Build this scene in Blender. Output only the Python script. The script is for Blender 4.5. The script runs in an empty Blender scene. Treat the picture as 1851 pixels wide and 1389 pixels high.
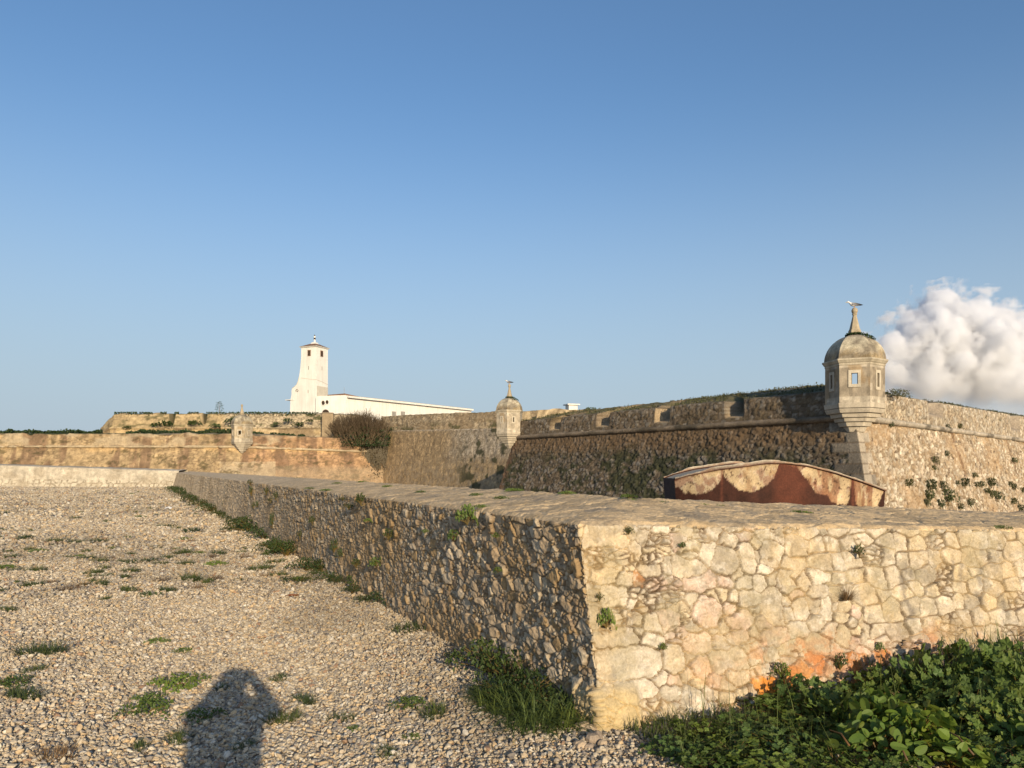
import bpy, bmesh, math, random
import numpy as np
from mathutils import Vector, Matrix, Euler

sc = bpy.context.scene
COL = sc.collection
R = math.radians
rng = np.random.default_rng(7)
random.seed(7)

# ------------------------------------------------------------------ camera
F, CX, HY, EYE = 1391.0, 925.5, 850.0, 1.6        # photo focal length (px), centre column, horizon row, eye height
cam_d = bpy.data.cameras.new("camera")
cam = bpy.data.objects.new("camera", cam_d)
COL.objects.link(cam)
cam.location = (0, 0, EYE)
cam.rotation_euler = (R(90), 0, 0)
cam_d.sensor_width = 36
cam_d.lens = 36 * F / 1851
cam_d.shift_y = (HY - 694.5) / 1851
cam_d.clip_start = 0.05
cam_d.clip_end = 20000
sc.camera = cam

# ------------------------------------------------------------------ sky, sun, exposure
SUN_EL, SUN_AZ = R(13.7), R(161.5)                   # azimuth clockwise from +Y: the sun stands behind the camera, to the right
w = bpy.data.worlds.new("World"); sc.world = w; w.use_nodes = True
nt = w.node_tree
bg = nt.nodes["Background"]
sky = nt.nodes.new("ShaderNodeTexSky")
sky.sky_type = 'NISHITA'; sky.sun_disc = False
sky.sun_elevation = SUN_EL; sky.sun_rotation = SUN_AZ
sky.altitude = 0; sky.air_density = 1.12; sky.dust_density = 2.0; sky.ozone_density = 4.2
wtc = nt.nodes.new("ShaderNodeTexCoord"); wsp = nt.nodes.new("ShaderNodeSeparateXYZ"); nt.links.new(wtc.outputs["Generated"], wsp.inputs[0])
whz = nt.nodes.new("ShaderNodeMapRange"); whz.interpolation_type = 'SMOOTHERSTEP'      # pale sea haze near the horizon
nt.links.new(wsp.outputs[2], whz.inputs[0])
whz.inputs[1].default_value = -.05; whz.inputs[2].default_value = .5; whz.inputs[3].default_value = .9; whz.inputs[4].default_value = 0
wmx = nt.nodes.new("ShaderNodeMix"); wmx.data_type = 'RGBA'; nt.links.new(whz.outputs[0], wmx.inputs[0])
nt.links.new(sky.outputs[0], wmx.inputs[6]); wmx.inputs[7].default_value = (2.7, 3.3, 3.9, 1)
nt.links.new(wmx.outputs[2], bg.inputs[0])
bg.inputs[1].default_value = 0.148
sd = bpy.data.lights.new("sun", 'SUN'); so = bpy.data.objects.new("sun", sd); COL.objects.link(so)
sd.energy = 5.0; sd.angle = R(0.5); sd.color = (1.0, 0.81, 0.56)
ldir = Vector((-math.sin(SUN_AZ) * math.cos(SUN_EL), -math.cos(SUN_AZ) * math.cos(SUN_EL), -math.sin(SUN_EL)))
so.rotation_euler = ldir.to_track_quat('-Z', 'Y').to_euler()
so.location = (20, -40, 30)
sc.view_settings.view_transform = 'Standard'; sc.view_settings.look = 'None'
sc.view_settings.exposure = 0.2; sc.view_settings.gamma = 1.0
sc.cycles.volume_bounces = 10; sc.cycles.max_bounces = 12; sc.cycles.transparent_max_bounces = 12
sc.cycles.diffuse_bounces = 4

# ------------------------------------------------------------------ helpers: naming
def tag(o, label=None, cat=None, group=None, kind=None):
    if label: o["label"] = label
    if cat: o["category"] = cat
    if group: o["group"] = group
    if kind: o["kind"] = kind
    return o
def empty(name, loc=(0, 0, 0), rz=0, label=None, cat=None, group=None):
    o = bpy.data.objects.new(name, None); COL.objects.link(o)
    o.location = loc; o.rotation_euler = (0, 0, rz); o.empty_display_size = 0.2
    return tag(o, label, cat, group)
def link(name, me, mat, parent=None):
    o = bpy.data.objects.new(name, me); COL.objects.link(o)
    if mat: me.materials.append(mat)
    if parent: o.parent = parent
    return o
def copy_tree(o, parent=None):
    c = o.copy(); COL.objects.link(c)
    if parent: c.parent = parent
    for ch in list(o.children):
        copy_tree(ch, c)
    return c
def at(px, py, Y):                                 # photograph pixel at forward distance Y
    return np.array([(px - CX) / F * Y, Y, EYE - (py - HY) / F * Y])
def ground_at(px, py):
    Y = EYE * F / (py - HY)
    return at(px, py, Y)

# ------------------------------------------------------------------ helpers: noise
def hsh(ix, iy, seed):
    a = (ix.astype(np.int64) * 374761393 + iy.astype(np.int64) * 668265263 + seed * 974634757) & 0xffffffff
    a = ((a ^ (a >> 13)) * 1274126177) & 0xffffffff
    a = ((a ^ (a >> 16)) * 2246822519) & 0xffffffff
    a = a ^ (a >> 15)
    return (a & 0xffffff) / float(0x1000000)
def vnoise(x, y, seed=0):
    ix, iy = np.floor(x), np.floor(y); fx, fy = x - ix, y - iy
    fx = fx * fx * fx * (fx * (fx * 6 - 15) + 10); fy = fy * fy * fy * (fy * (fy * 6 - 15) + 10)
    a = hsh(ix, iy, seed); b = hsh(ix + 1, iy, seed); c = hsh(ix, iy + 1, seed); d = hsh(ix + 1, iy + 1, seed)
    return (a * (1 - fx) + b * fx) * (1 - fy) + (c * (1 - fx) + d * fx) * fy
def fbm(x, y, seed=0, octv=4, gain=0.5):
    t = np.zeros_like(x); amp = 1.0; tot = 0
    for k in range(octv):
        t += amp * vnoise(x, y, seed + k * 17); tot += amp; amp *= gain; x = x * 2.03 + 5.1; y = y * 2.03 + 3.7
    return t / tot
def sstep(a, b, x):
    t = np.clip((x - a) / (b - a), 0, 1); return t * t * (3 - 2 * t)
def lerp(a, b, t): return a + (b - a) * t
def mixc(c, col, m):                               # blend an (n,3) colour array towards a colour by a mask
    return c * (1 - m[..., None]) + np.asarray(col) * m[..., None]

def stones(u, v, cw, ch, jit=0.8, seed=0, warp=0.25):
    """coursed rubble (straight-sided cells): distance to the joint (m), three random numbers per stone, offset from its centre"""
    u = u + (fbm(u / cw * 1.3, v / ch * 1.3, seed + 90, 3) - 0.5) * cw * warp
    v = v + (fbm(u / cw * 1.3 + 40, v / ch * 1.3, seed + 91, 3) - 0.5) * ch * warp
    un, vn = u / cw, v / ch
    jy = np.floor(vn)
    b1 = np.full(u.shape, 1e9); b2 = np.full(u.shape, 1e9)
    z = np.zeros(u.shape); x1, y1, x2, y2, c1, r1 = z.copy(), z.copy(), z.copy(), z.copy(), z.copy(), z.copy()
    for dj in (-1, 0, 1):
        r = jy + dj
        off = hsh(r, r * 0 + 3, seed + 2) * 7
        jx = np.floor(un + off)
        for di in (-1, 0, 1):
            c = jx + di
            sx = c + 0.5 + (hsh(c, r, seed + 3) - 0.5) * jit - off
            sy = r + 0.5 + (hsh(c, r, seed + 4) - 0.5) * jit * .9
            wt = hsh(c, r, seed + 5) ** 2 * .45
            d = (un - sx) ** 2 + (vn - sy) ** 2 - wt
            m = d < b1; m2 = (~m) & (d < b2)
            b2 = np.where(m, b1, np.where(m2, d, b2)); x2 = np.where(m, x1, np.where(m2, sx, x2)); y2 = np.where(m, y1, np.where(m2, sy, y2))
            b1 = np.where(m, d, b1); x1 = np.where(m, sx, x1); y1 = np.where(m, sy, y1); c1 = np.where(m, c, c1); r1 = np.where(m, r, r1)
    gap = (b2 - b1) / (2 * np.sqrt((x2 - x1) ** 2 + (y2 - y1) ** 2) + 1e-3) * min(cw, ch)
    return gap, hsh(c1, r1, seed + 6), hsh(c1, r1, seed + 7), hsh(c1, r1, seed + 8), (un - x1) * cw, (vn - y1) * ch

def seedfield(u, v, seeds):
    """straight-sided stones (power diagram) from seeds (u, v, radius, stone id): joint distance, stone id, offset from the nearest seed"""
    S = np.asarray(seeds); n = u.size
    uf, vf = u.ravel(), v.ravel()
    g = np.empty(n); ids = np.empty(n, int); i0 = np.empty(n, int); K = 6000
    for k in range(0, n, K):
        p = (uf[k:k + K, None] - S[None, :, 0]) ** 2 + (vf[k:k + K, None] - S[None, :, 1]) ** 2 - S[None, :, 2] ** 2
        q = np.argpartition(p, 5, axis=1)[:, :6]; pp = np.take_along_axis(p, q, 1)
        o = np.argsort(pp, axis=1); q = np.take_along_axis(q, o, 1); pp = np.take_along_axis(pp, o, 1)
        sid = S[q, 3]; diff = sid != sid[:, :1]; diff[:, 5] = True
        sx, sy = S[q, 0], S[q, 1]
        e = (pp - pp[:, :1]) / (2 * np.sqrt((sx - sx[:, :1]) ** 2 + (sy - sy[:, :1]) ** 2) + 1e-4)
        e = np.where(diff, e, 9.); g[k:k + K] = e.min(1); ids[k:k + K] = sid[:, 0]; i0[k:k + K] = q[:, 0]
    return g.reshape(u.shape), ids.reshape(u.shape), i0.reshape(u.shape)

# ------------------------------------------------------------------ helpers: meshes
def mesh_from(name, V, faces, col=None, smooth=True):
    """faces: list of (n,k) integer arrays"""
    me = bpy.data.meshes.new(name)
    V = np.asarray(V, dtype=np.float32)
    me.vertices.add(len(V)); me.vertices.foreach_set("co", V.ravel())
    tot = sum(f.size for f in faces); nf = sum(len(f) for f in faces)
    me.loops.add(tot); me.polygons.add(nf)
    me.loops.foreach_set("vertex_index", np.concatenate([f.ravel() for f in faces]).astype(np.int32))
    sizes = np.concatenate([np.full(len(f), f.shape[1]) for f in faces])
    me.polygons.foreach_set("loop_start", (np.cumsum(sizes) - sizes).astype(np.int32))
    try: me.polygons.foreach_set("loop_total", sizes.astype(np.int32))
    except Exception: pass
    me.polygons.foreach_set("use_smooth", np.full(nf, smooth))
    if col is not None:
        a = me.attributes.new("Col", 'FLOAT_COLOR', 'POINT')
        c4 = np.ones((len(V), 4), np.float32); c4[:, :3] = np.clip(col, 0.004, 1)
        a.data.foreach_set("color", c4.ravel())
    me.update(calc_edges=True); me.validate()
    return me
def grid_faces(ns, nr, base=0, flip=False):
    i = np.arange(ns - 1)[:, None] * nr + np.arange(nr - 1)[None, :] + base
    f = np.stack([i, i + nr, i + nr + 1, i + 1], -1).reshape(-1, 4)
    return f[:, ::-1] if flip else f
def grid_mesh(name, P, col, mat, parent=None, smooth=True):
    ns, nr = P.shape[:2]
    return link(name, mesh_from(name, P.reshape(-1, 3), [grid_faces(ns, nr)], None if col is None else col.reshape(-1, 3), smooth), mat, parent)
def grid_normals(P):
    a = np.gradient(P, axis=0); b = np.gradient(P, axis=1)
    n = np.cross(a, b); n /= np.linalg.norm(n, axis=2, keepdims=True) + 1e-12
    return n

class MB:                                          # plain mesh collector
    def __init__(s): s.V = []; s.F = []; s.C = []; s.n = 0
    def add(s, V, faces, col=None):
        V = np.asarray(V, float)
        s.V.append(V)
        for f in faces: s.F.append(np.asarray(f).reshape(len(f), -1) + s.n)
        s.C.append(np.tile(np.asarray(col if col is not None else (1, 1, 1), float), (len(V), 1)) if col is None or np.ndim(col) == 1 else np.asarray(col))
        s.n += len(V); return s
    def box(s, c, size, rz=0, col=None, top=1.0):
        hx, hy, hz = [x / 2 for x in size]
        V = np.array([[x * hx * (top if z > 0 else 1), y * hy * (top if z > 0 else 1), z * hz] for z in (-1, 1) for y in (-1, 1) for x in (-1, 1)])
        ca, sa = math.cos(rz), math.sin(rz)
        V = np.stack([V[:, 0] * ca - V[:, 1] * sa, V[:, 0] * sa + V[:, 1] * ca, V[:, 2]], 1) + np.asarray(c)
        return s.add(V, [np.array([[0, 2, 3, 1], [4, 5, 7, 6], [0, 1, 5, 4], [1, 3, 7, 5], [3, 2, 6, 7], [2, 0, 4, 6]])], col)
    def prism(s, poly, z0, z1, col=None, poly1=None):
        """a horizontal polygon (counter-clockwise) from z0 to z1"""
        n = len(poly); p1 = poly if poly1 is None else poly1
        V = [(x, y, z0) for x, y in poly] + [(x, y, z1) for x, y in p1]
        i = np.arange(n); j = (i + 1) % n
        s.add(V, [np.stack([i, j, j + n, i + n], 1), i[::-1][None, :], (i + n)[None, :]], col)
        return s
    def lathe(s, prof, n, c=(0, 0, 0), rot=0, col=None, cap=True):
        """profile of (radius, z) about the z axis"""
        a = rot + np.arange(n) * 2 * math.pi / n
        V = np.array([[r * math.cos(t) + c[0], r * math.sin(t) + c[1], z + c[2]] for r, z in prof for t in a])
        f = []
        for k in range(len(prof) - 1):
            i = np.arange(n) + k * n; j = (np.arange(n) + 1) % n + k * n
            f.append(np.stack([i, j, j + n, i + n], 1))
        fs = [np.concatenate(f)]
        if cap: fs += [np.arange(n)[::-1][None, :], (np.arange(n) + (len(prof) - 1) * n)[None, :]]
        return s.add(V, fs, col)
    def tube(s, pts, rad, n=6, col=None, cap=True):
        pts = [Vector(p) for p in pts]; m = len(pts)
        rad = rad if hasattr(rad, '__len__') else [rad] * m
        V = []
        for k in range(m):
            t = (pts[min(k + 1, m - 1)] - pts[max(k - 1, 0)]).normalized()
            a = t.orthogonal().normalized() if k == 0 else (pa - t * pa.dot(t)).normalized()
            pa = a; b = t.cross(a)
            for q in range(n):
                th = 2 * math.pi * q / n
                V.append(pts[k] + (a * math.cos(th) + b * math.sin(th)) * rad[k])
        f = []
        for k in range(m - 1):
            i = np.arange(n) + k * n; j = (np.arange(n) + 1) % n + k * n
            f.append(np.stack([i, j, j + n, i + n], 1))
        fs = [np.concatenate(f)]
        if cap and n >= 3: fs += [np.arange(n)[::-1][None, :], (np.arange(n) + (m - 1) * n)[None, :]]
        return s.add(np.array([list(v) for v in V]), fs, col)
    def mesh(s, name, smooth=False):
        V = np.concatenate(s.V); C = np.concatenate(s.C)
        return mesh_from(name, V, s.F, C, smooth)
    def build(s, name, mat, parent=None, smooth=False, bevel=0):
        o = link(name, s.mesh(name, smooth), mat, parent)
        if bevel:
            m = o.modifiers.new("bevel", 'BEVEL'); m.width = bevel; m.segments = 2; m.limit_method = 'ANGLE'
        return o

# ------------------------------------------------------------------ materials
def new_mat(name):
    m = bpy.data.materials.new(name); m.use_nodes = True
    return m, m.node_tree, m.node_tree.nodes["Principled BSDF"]
def N(nt, typ, **kw):
    n = nt.nodes.new(typ)
    for k, v in kw.items(): setattr(n, k, v)
    return n
def ramp(nt, fac, stops):
    r = N(nt, "ShaderNodeValToRGB")
    while len(r.color_ramp.elements) < len(stops): r.color_ramp.elements.new(0.5)
    for e, (p, c) in zip(r.color_ramp.elements, stops):
        e.position = p; e.color = (c, c, c, 1) if np.isscalar(c) else (*c, 1)
    nt.links.new(fac, r.inputs[0]); return r.outputs[0]
def tex_noise(nt, vec, scale, detail=6, rough=0.6, stretch=None):
    n = N(nt, "ShaderNodeTexNoise"); n.inputs["Scale"].default_value = scale
    n.inputs["Detail"].default_value = detail; n.inputs["Roughness"].default_value = rough
    if stretch:
        mp = N(nt, "ShaderNodeMapping"); mp.inputs["Scale"].default_value = stretch
        nt.links.new(vec, mp.inputs[0]); vec = mp.outputs[0]
    nt.links.new(vec, n.inputs["Vector"]); return n.outputs["Fac"]
def mul(nt, a, b):
    m = N(nt, "ShaderNodeMix", data_type='RGBA', blend_type='MULTIPLY'); m.inputs[0].default_value = 1
    nt.links.new(a, m.inputs[6]); nt.links.new(b, m.inputs[7]); return m.outputs[2]
def stone_mat(name, base=None, s1=6.0, s2=40.0, v1=0.3, v2=0.25, bump=0.5, bdist=0.01, rough=0.92, streak=0.0):
    """weathered stone: colour from the mesh attribute (or one base colour) broken up by two sizes of noise, and fine relief"""
    m, nt, b = new_mat(name)
    tc = N(nt, "ShaderNodeTexCoord").outputs["Object"]
    if base is None:
        c = N(nt, "ShaderNodeAttribute", attribute_name="Col").outputs["Color"]
    else:
        rgb = N(nt, "ShaderNodeRGB"); rgb.outputs[0].default_value = (*base, 1); c = rgb.outputs[0]
    n1 = tex_noise(nt, tc, s1, 5); n2 = tex_noise(nt, tc, s2, 8, 0.7)
    c = mul(nt, c, ramp(nt, n1, [(0.3, 1 - v1), (0.7, 1 + v1 * 0.6)]))
    c = mul(nt, c, ramp(nt, n2, [(0.3, 1 - v2), (0.7, 1 + v2 * 0.6)]))
    if streak:
        n3 = tex_noise(nt, tc, 1.0, 4, 0.6, (2.2, 2.2, 0.18))
        c = mul(nt, c, ramp(nt, n3, [(0.42, 1.0), (0.68, (1 - streak, 1 - streak * 1.05, 1 - streak * 1.1))]))
    nt.links.new(c, b.inputs["Base Color"])
    b.inputs["Roughness"].default_value = rough; b.inputs["Specular IOR Level"].default_value = 0.25
    bp = N(nt, "ShaderNodeBump"); bp.inputs["Strength"].default_value = bump; bp.inputs["Distance"].default_value = bdist
    nt.links.new(n2, bp.inputs["Height"]); nt.links.new(bp.outputs[0], b.inputs["Normal"])
    return m
def leaf_mat(name, base, trans=0.25, rough=0.55, hue=0.25):
    m, nt, b = new_mat(name)
    at_ = N(nt, "ShaderNodeAttribute", attribute_name="Col").outputs["Color"]
    rgb = N(nt, "ShaderNodeRGB"); rgb.outputs[0].default_value = (*base, 1)
    c = mul(nt, rgb.outputs[0], at_)
    oi = N(nt, "ShaderNodeObjectInfo").outputs["Random"]
    c = mul(nt, c, ramp(nt, oi, [(0, (1 - hue, 1 - hue * .8, 1)), (1, (1 + hue, 1 + hue * .6, 1))]))
    nt.links.new(c, b.inputs["Base Color"]); b.inputs["Roughness"].default_value = rough
    b.inputs["Specular IOR Level"].default_value = 0.3
    tr = N(nt, "ShaderNodeBsdfTranslucent"); nt.links.new(c, tr.inputs[0])
    mx = N(nt, "ShaderNodeMixShader"); mx.inputs[0].default_value = trans
    nt.links.new(b.outputs[0], mx.inputs[1]); nt.links.new(tr.outputs[0], mx.inputs[2])
    nt.links.new(mx.outputs[0], nt.nodes["Material Output"].inputs[0])
    return m
M = {}
M['near'] = stone_mat('rubble_stone', s1=9, s2=70, v1=.22, v2=.28, bump=.55, bdist=.006)
M['coping'] = stone_mat('weathered_coping', s1=5, s2=38, v1=.25, v2=.35, bump=.7, bdist=.012)
M['far'] = stone_mat('fort_masonry', s1=1.6, s2=11, v1=.25, v2=.35, bump=.9, bdist=.07, streak=.15)
M['dressed'] = stone_mat('dressed_stone', s1=2.2, s2=18, v1=.25, v2=.25, bump=.4, bdist=.02, streak=.25)
M['dome'] = stone_mat('lichened_dome', s1=2.6, s2=14, v1=.45, v2=.45, bump=.5, bdist=.03)
M['white'] = stone_mat('white_render', base=(.74, .72, .66), s1=.6, s2=5, v1=.09, v2=.06, bump=.15, bdist=.02, rough=.7, streak=.12)
M['dim_white'] = stone_mat('bare_render', base=(.52, .48, .40), s1=1, s2=6, v1=.15, v2=.1, bump=.15, bdist=.02)
M['dark'] = stone_mat('dark_opening', base=(.05, .035, .025), s1=2, s2=9)
M['tile'] = stone_mat('old_roof_tile', base=(.22, .13, .085), s1=3, s2=9, v1=.3, v2=.3)
M['grey_trim'] = stone_mat('grey_trim', base=(.30, .28, .25), s1=3, s2=9)
M['rust'] = stone_mat('rusted_steel', s1=5, s2=34, v1=.3, v2=.35, bump=.45, bdist=.012, rough=.8)
M['bird'] = stone_mat('feathers', s1=10, s2=60, v1=.08, v2=.08, bump=.1, bdist=.004, rough=.8)
M['soil'] = stone_mat('soil_sheet', s1=1.3, s2=30)
M['leaf'] = leaf_mat('green_leaf', (.112, .170, .036), .3)
M['pale_leaf'] = leaf_mat('pale_leaf', (.125, .195, .034), .35)
M['dark_leaf'] = leaf_mat('dark_leaf', (.042, .070, .018), .2)
M['grass'] = leaf_mat('grass_blades', (.085, .115, .03), .25)
M['blade'] = leaf_mat('broad_grass', (.14, .19, .05), .35)
M['dry'] = leaf_mat('dry_stems', (.16, .105, .055), .1)
M['bark'] = stone_mat('twig_bark', base=(.135, .098, .06), s1=3, s2=20)
M['crest'] = leaf_mat('crest_growth', (.105, .105, .040), .2)
M['bast'] = leaf_mat('wall_weed_leaf', (.055, .070, .022), .2)
M['creeper'] = leaf_mat('creeper_leaf', (.085, .066, .034), .15)
M['stem'] = leaf_mat('plant_stem', (.16, .10, .05), .1)

# ================================================================== GROUND
def ground_mat():
    m, nt, b = new_mat('gravel_ground')
    tc = N(nt, "ShaderNodeTexCoord").outputs["Object"]
    vo = N(nt, "ShaderNodeTexVoronoi"); vo.inputs["Scale"].default_value = 22; nt.links.new(tc, vo.inputs["Vector"])
    sep = N(nt, "ShaderNodeSeparateColor"); nt.links.new(vo.outputs["Color"], sep.inputs[0])
    c = ramp(nt, sep.outputs[0], [(0, (.12, .09, .06)), (.35, (.25, .195, .13)), (.7, (.40, .32, .22)), (1, (.52, .44, .33))])
    n = tex_noise(nt, tc, 0.55, 6, .65)
    c = mul(nt, c, ramp(nt, n, [(.35, .88), (.65, 1.06)]))
    nt.links.new(c, b.inputs["Base Color"]); b.inputs["Roughness"].default_value = .95
    bp = N(nt, "ShaderNodeBump"); bp.inputs["Strength"].default_value = .8; bp.inputs["Distance"].default_value = .015; bp.invert = True
    nt.links.new(vo.outputs["Distance"], bp.inputs["Height"]); nt.links.new(bp.outputs[0], b.inputs["Normal"])
    return m
GM = ground_mat()
MOAT = -1.2
g = MB(); gx = np.array([-6000, -400, -120, -60, -30, -15, 0, 15, 30, 60, 120, 400, 6000], float)
gy = np.array([-6000, -300, -60, -20, 0, 10, 20, 40, 60, 90, 130, 400, 6000], float)
gv = np.array([[x, y, MOAT] for x in gx for y in gy]); g.add(gv, [grid_faces(len(gx), len(gy))])
tag(g.build('ground', GM), kind='structure')
yard = MB(); yard.prism([(-3000, -3000), (3000, -3000), (3000, 1100), (.9, 5.35), (-29.9, 70.9), (-52, 75.6), (-3000, 150)], MOAT + .004, 0)
tag(yard.build('gravel_yard', GM), kind='structure')

# ------------------------------------------------------------------ gravel: real pebbles, one object
def wall_x(Y): return 0.56 - 0.4745 * (Y - 4.735)
pts = []
for y0, y1, dens, size in ((3.0, 6.5, 3600, 1.0), (6.5, 9.5, 2600, 1.1), (9.5, 15, 1000, 1.5), (15, 26, 330, 2.3), (26, 70, 60, 3.8)):
    xa, xb = -0.95 * y1 - 1.2, max(wall_x(y0), 2.6 if y0 < 5 else wall_x(y0))
    n = int((xb - xa) * (y1 - y0) * dens)
    x = rng.uniform(xa, xb, n); y = rng.uniform(y0, y1, n)
    ok = (x > -0.95 * y - 1.2) & (np.where(y < 4.735, x < 2.4, x < wall_x(y) + .03))
    ok &= ~((x > 0.56 + (y - 4.735) / .342 * .94) & (y > 4.735))
    x, y = x[ok], y[ok]
    pts.append(np.stack([x, y, np.full(len(x), size)], 1))
pts = np.concatenate(pts); npt = len(pts)
psz = np.clip(np.exp(rng.normal(0, .38, npt)), .4, 2.6) * .0165 * pts[:, 2]
pal = .87 * np.array([[.50, .42, .30], [.56, .49, .375], [.44, .345, .225], [.37, .315, .24], [.52, .385, .225], [.24, .21, .18], [.60, .545, .45], [.33, .21, .13], [.45, .37, .265]])
pw = np.array([.20, .16, .16, .13, .1, .11, .06, .03, .06])
pcol = pal[rng.choice(len(pal), npt, p=pw / pw.sum())] * rng.uniform(.8, 1.15, (npt, 1))
dirt = fbm(pts[:, 0] * .5, pts[:, 1] * .35, 5, 4)
pcol *= (1.08 - .28 * sstep(.5, .72, dirt))[:, None]
gme = bpy.data.meshes.new('gravel'); gme.vertices.add(npt)
gme.vertices.foreach_set("co", np.stack([pts[:, 0], pts[:, 1], psz * rng.uniform(.0, .5, npt)], 1).astype(np.float32).ravel())
def pattr(name, typ, key, arr):
    a = gme.attributes.new(name, typ, 'POINT'); a.data.foreach_set(key, np.asarray(arr, np.float32).ravel() if typ != 'INT' else np.asarray(arr, np.int32))
c4 = np.ones((npt, 4)); c4[:, :3] = pcol
pattr("pcol", 'FLOAT_COLOR', "color", c4); pattr("psize", 'FLOAT', "value", psz)
pattr("prot", 'FLOAT_VECTOR', "vector", np.stack([rng.normal(0, .45, npt), rng.normal(0, .45, npt), rng.uniform(0, 6.3, npt)], 1))
pattr("pidx", 'INT', "value", rng.integers(0, 8, npt))
pm, pnt, pb = new_mat('pebble')
ai = N(pnt, "ShaderNodeAttribute", attribute_name="pcol", attribute_type='INSTANCER')
ptc = N(pnt, "ShaderNodeTexCoord").outputs["Object"]
pn = tex_noise(pnt, ptc, 3.0, 5)
pnt.links.new(mul(pnt, ai.outputs["Color"], ramp(pnt, pn, [(.3, .8), (.7, 1.12)])), pb.inputs["Base Color"]); pb.inputs["Roughness"].default_value = .85
ng = bpy.data.node_groups.new("gravel_nodes", 'GeometryNodeTree')
ng.interface.new_socket("Geometry", in_out='INPUT', socket_type='NodeSocketGeometry')
ng.interface.new_socket("Geometry", in_out='OUTPUT', socket_type='NodeSocketGeometry')
gi = N(ng, "NodeGroupInput"); go = N(ng, "NodeGroupOutput")
g2i = N(ng, "GeometryNodeGeometryToInstance")
for k in range(8):
    ico = N(ng, "GeometryNodeMeshIcoSphere"); ico.inputs["Radius"].default_value = .5; ico.inputs["Subdivisions"].default_value = 3
    sp = N(ng, "GeometryNodeSetPosition"); ps = N(ng, "GeometryNodeInputPosition")
    no = N(ng, "ShaderNodeTexNoise", noise_dimensions='4D'); no.inputs["W"].default_value = k * 7.3; no.inputs["Scale"].default_value = 1.5; no.inputs["Detail"].default_value = 1.5
    ng.links.new(ps.outputs[0], no.inputs["Vector"])
    vm = N(ng, "ShaderNodeVectorMath", operation='SUBTRACT'); vm.inputs[1].default_value = (.5, .5, .5); ng.links.new(no.outputs["Color"], vm.inputs[0])
    vs = N(ng, "ShaderNodeVectorMath", operation='SCALE'); vs.inputs["Scale"].default_value = .95; ng.links.new(vm.outputs[0], vs.inputs[0])
    ng.links.new(ico.outputs["Mesh"], sp.inputs["Geometry"]); ng.links.new(vs.outputs[0], sp.inputs["Offset"])
    tf = N(ng, "GeometryNodeTransform"); tf.inputs["Scale"].default_value = (1.0 + .1 * (k % 3), .74 + .06 * (k % 4), .5 + .05 * (k % 5))
    ng.links.new(sp.outputs[0], tf.inputs["Geometry"])
    sm = N(ng, "GeometryNodeSetShadeSmooth"); ng.links.new(tf.outputs[0], sm.inputs["Geometry"])
    st = N(ng, "GeometryNodeSetMaterial"); st.inputs["Material"].default_value = pm; ng.links.new(sm.outputs[0], st.inputs["Geometry"])
    ng.links.new(st.outputs[0], g2i.inputs[0])
iop = N(ng, "GeometryNodeInstanceOnPoints"); iop.inputs["Pick Instance"].default_value = True
def named(name, typ):
    n = N(ng, "GeometryNodeInputNamedAttribute", data_type=typ); n.inputs["Name"].default_value = name
    return [o for o in n.outputs if o.enabled][0]
ng.links.new(gi.outputs[0], iop.inputs["Points"]); ng.links.new(g2i.outputs[0], iop.inputs["Instance"])
ng.links.new(named("pidx", 'INT'), iop.inputs["Instance Index"]); ng.links.new(named("psize", 'FLOAT'), iop.inputs["Scale"])
e2r = N(ng, "FunctionNodeEulerToRotation"); ng.links.new(named("prot", 'FLOAT_VECTOR'), e2r.inputs[0]); ng.links.new(e2r.outputs[0], iop.inputs["Rotation"])
ng.links.new(iop.outputs[0], go.inputs[0])
gob = link('gravel', gme, pm); gob.modifiers.new("gravel", 'NODES').node_group = ng
tag(gob, 'pale loose gravel covering the open yard beside the low wall', 'gravel', kind='stuff')

# ================================================================== WALL GRIDS
def rowgrid(keys, fr, counts):
    """keys: (nk, nv, 3) profile lines along the path; fr: list of fraction arrays per path segment; counts: rows between keys"""
    keys = np.asarray(keys, float)
    cols = []
    for sgm, f in enumerate(fr):
        a, b = keys[:, sgm], keys[:, sgm + 1]
        ff = f if sgm == 0 else f[1:]
        cols.append(a[None] + (b - a)[None] * ff[:, None, None])
    Kc = np.concatenate(cols)                      # (ns, nk, 3)
    rows = [Kc[:, :1]]
    for k, n in enumerate(counts):
        t = np.linspace(0, 1, n + 1)[1:]
        rows.append(Kc[:, k:k + 1] + (Kc[:, k + 1:k + 2] - Kc[:, k:k + 1]) * t[None, :, None])
    kid = np.concatenate([[0]] + [np.linspace(k, k + 1, n + 1)[1:] for k, n in enumerate(counts)])
    return np.concatenate(rows, 1), kid
def offset_path(path, off):
    """path seen left to right with the outer side on the right of travel: mitred offset outwards"""
    p = np.asarray(path, float); d = np.diff(p, axis=0); d /= np.linalg.norm(d, axis=1, keepdims=True)
    n = np.stack([d[:, 1], -d[:, 0]], 1); out = []
    for i in range(len(p)):
        if i == 0: m = n[0]
        elif i == len(p) - 1: m = n[-1]
        else:
            s = n[i - 1] + n[i]; m = s / max(1e-6, (1 + n[i - 1] @ n[i]))
        out.append(p[i] + m * off)
    return np.array(out)
def profile_keys(path, prof, zadd=None, zlo=0.0):
    ks = []
    for off, z in prof:
        q = offset_path(path, off)
        zz = np.full(len(q), float(z)) + (np.asarray(zadd) * np.clip((z - zlo) / 1.0, 0, 1) if zadd is not None and z > 1 else 0)
        ks.append(np.concatenate([q, zz[:, None]], 1))
    return np.array(ks)
def fracs(path, res):
    p = np.asarray(path, float); L = np.linalg.norm(np.diff(p, axis=0), axis=1)
    return [np.linspace(0, 1, max(2, int(l / res) + 1)) for l in L], L
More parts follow.
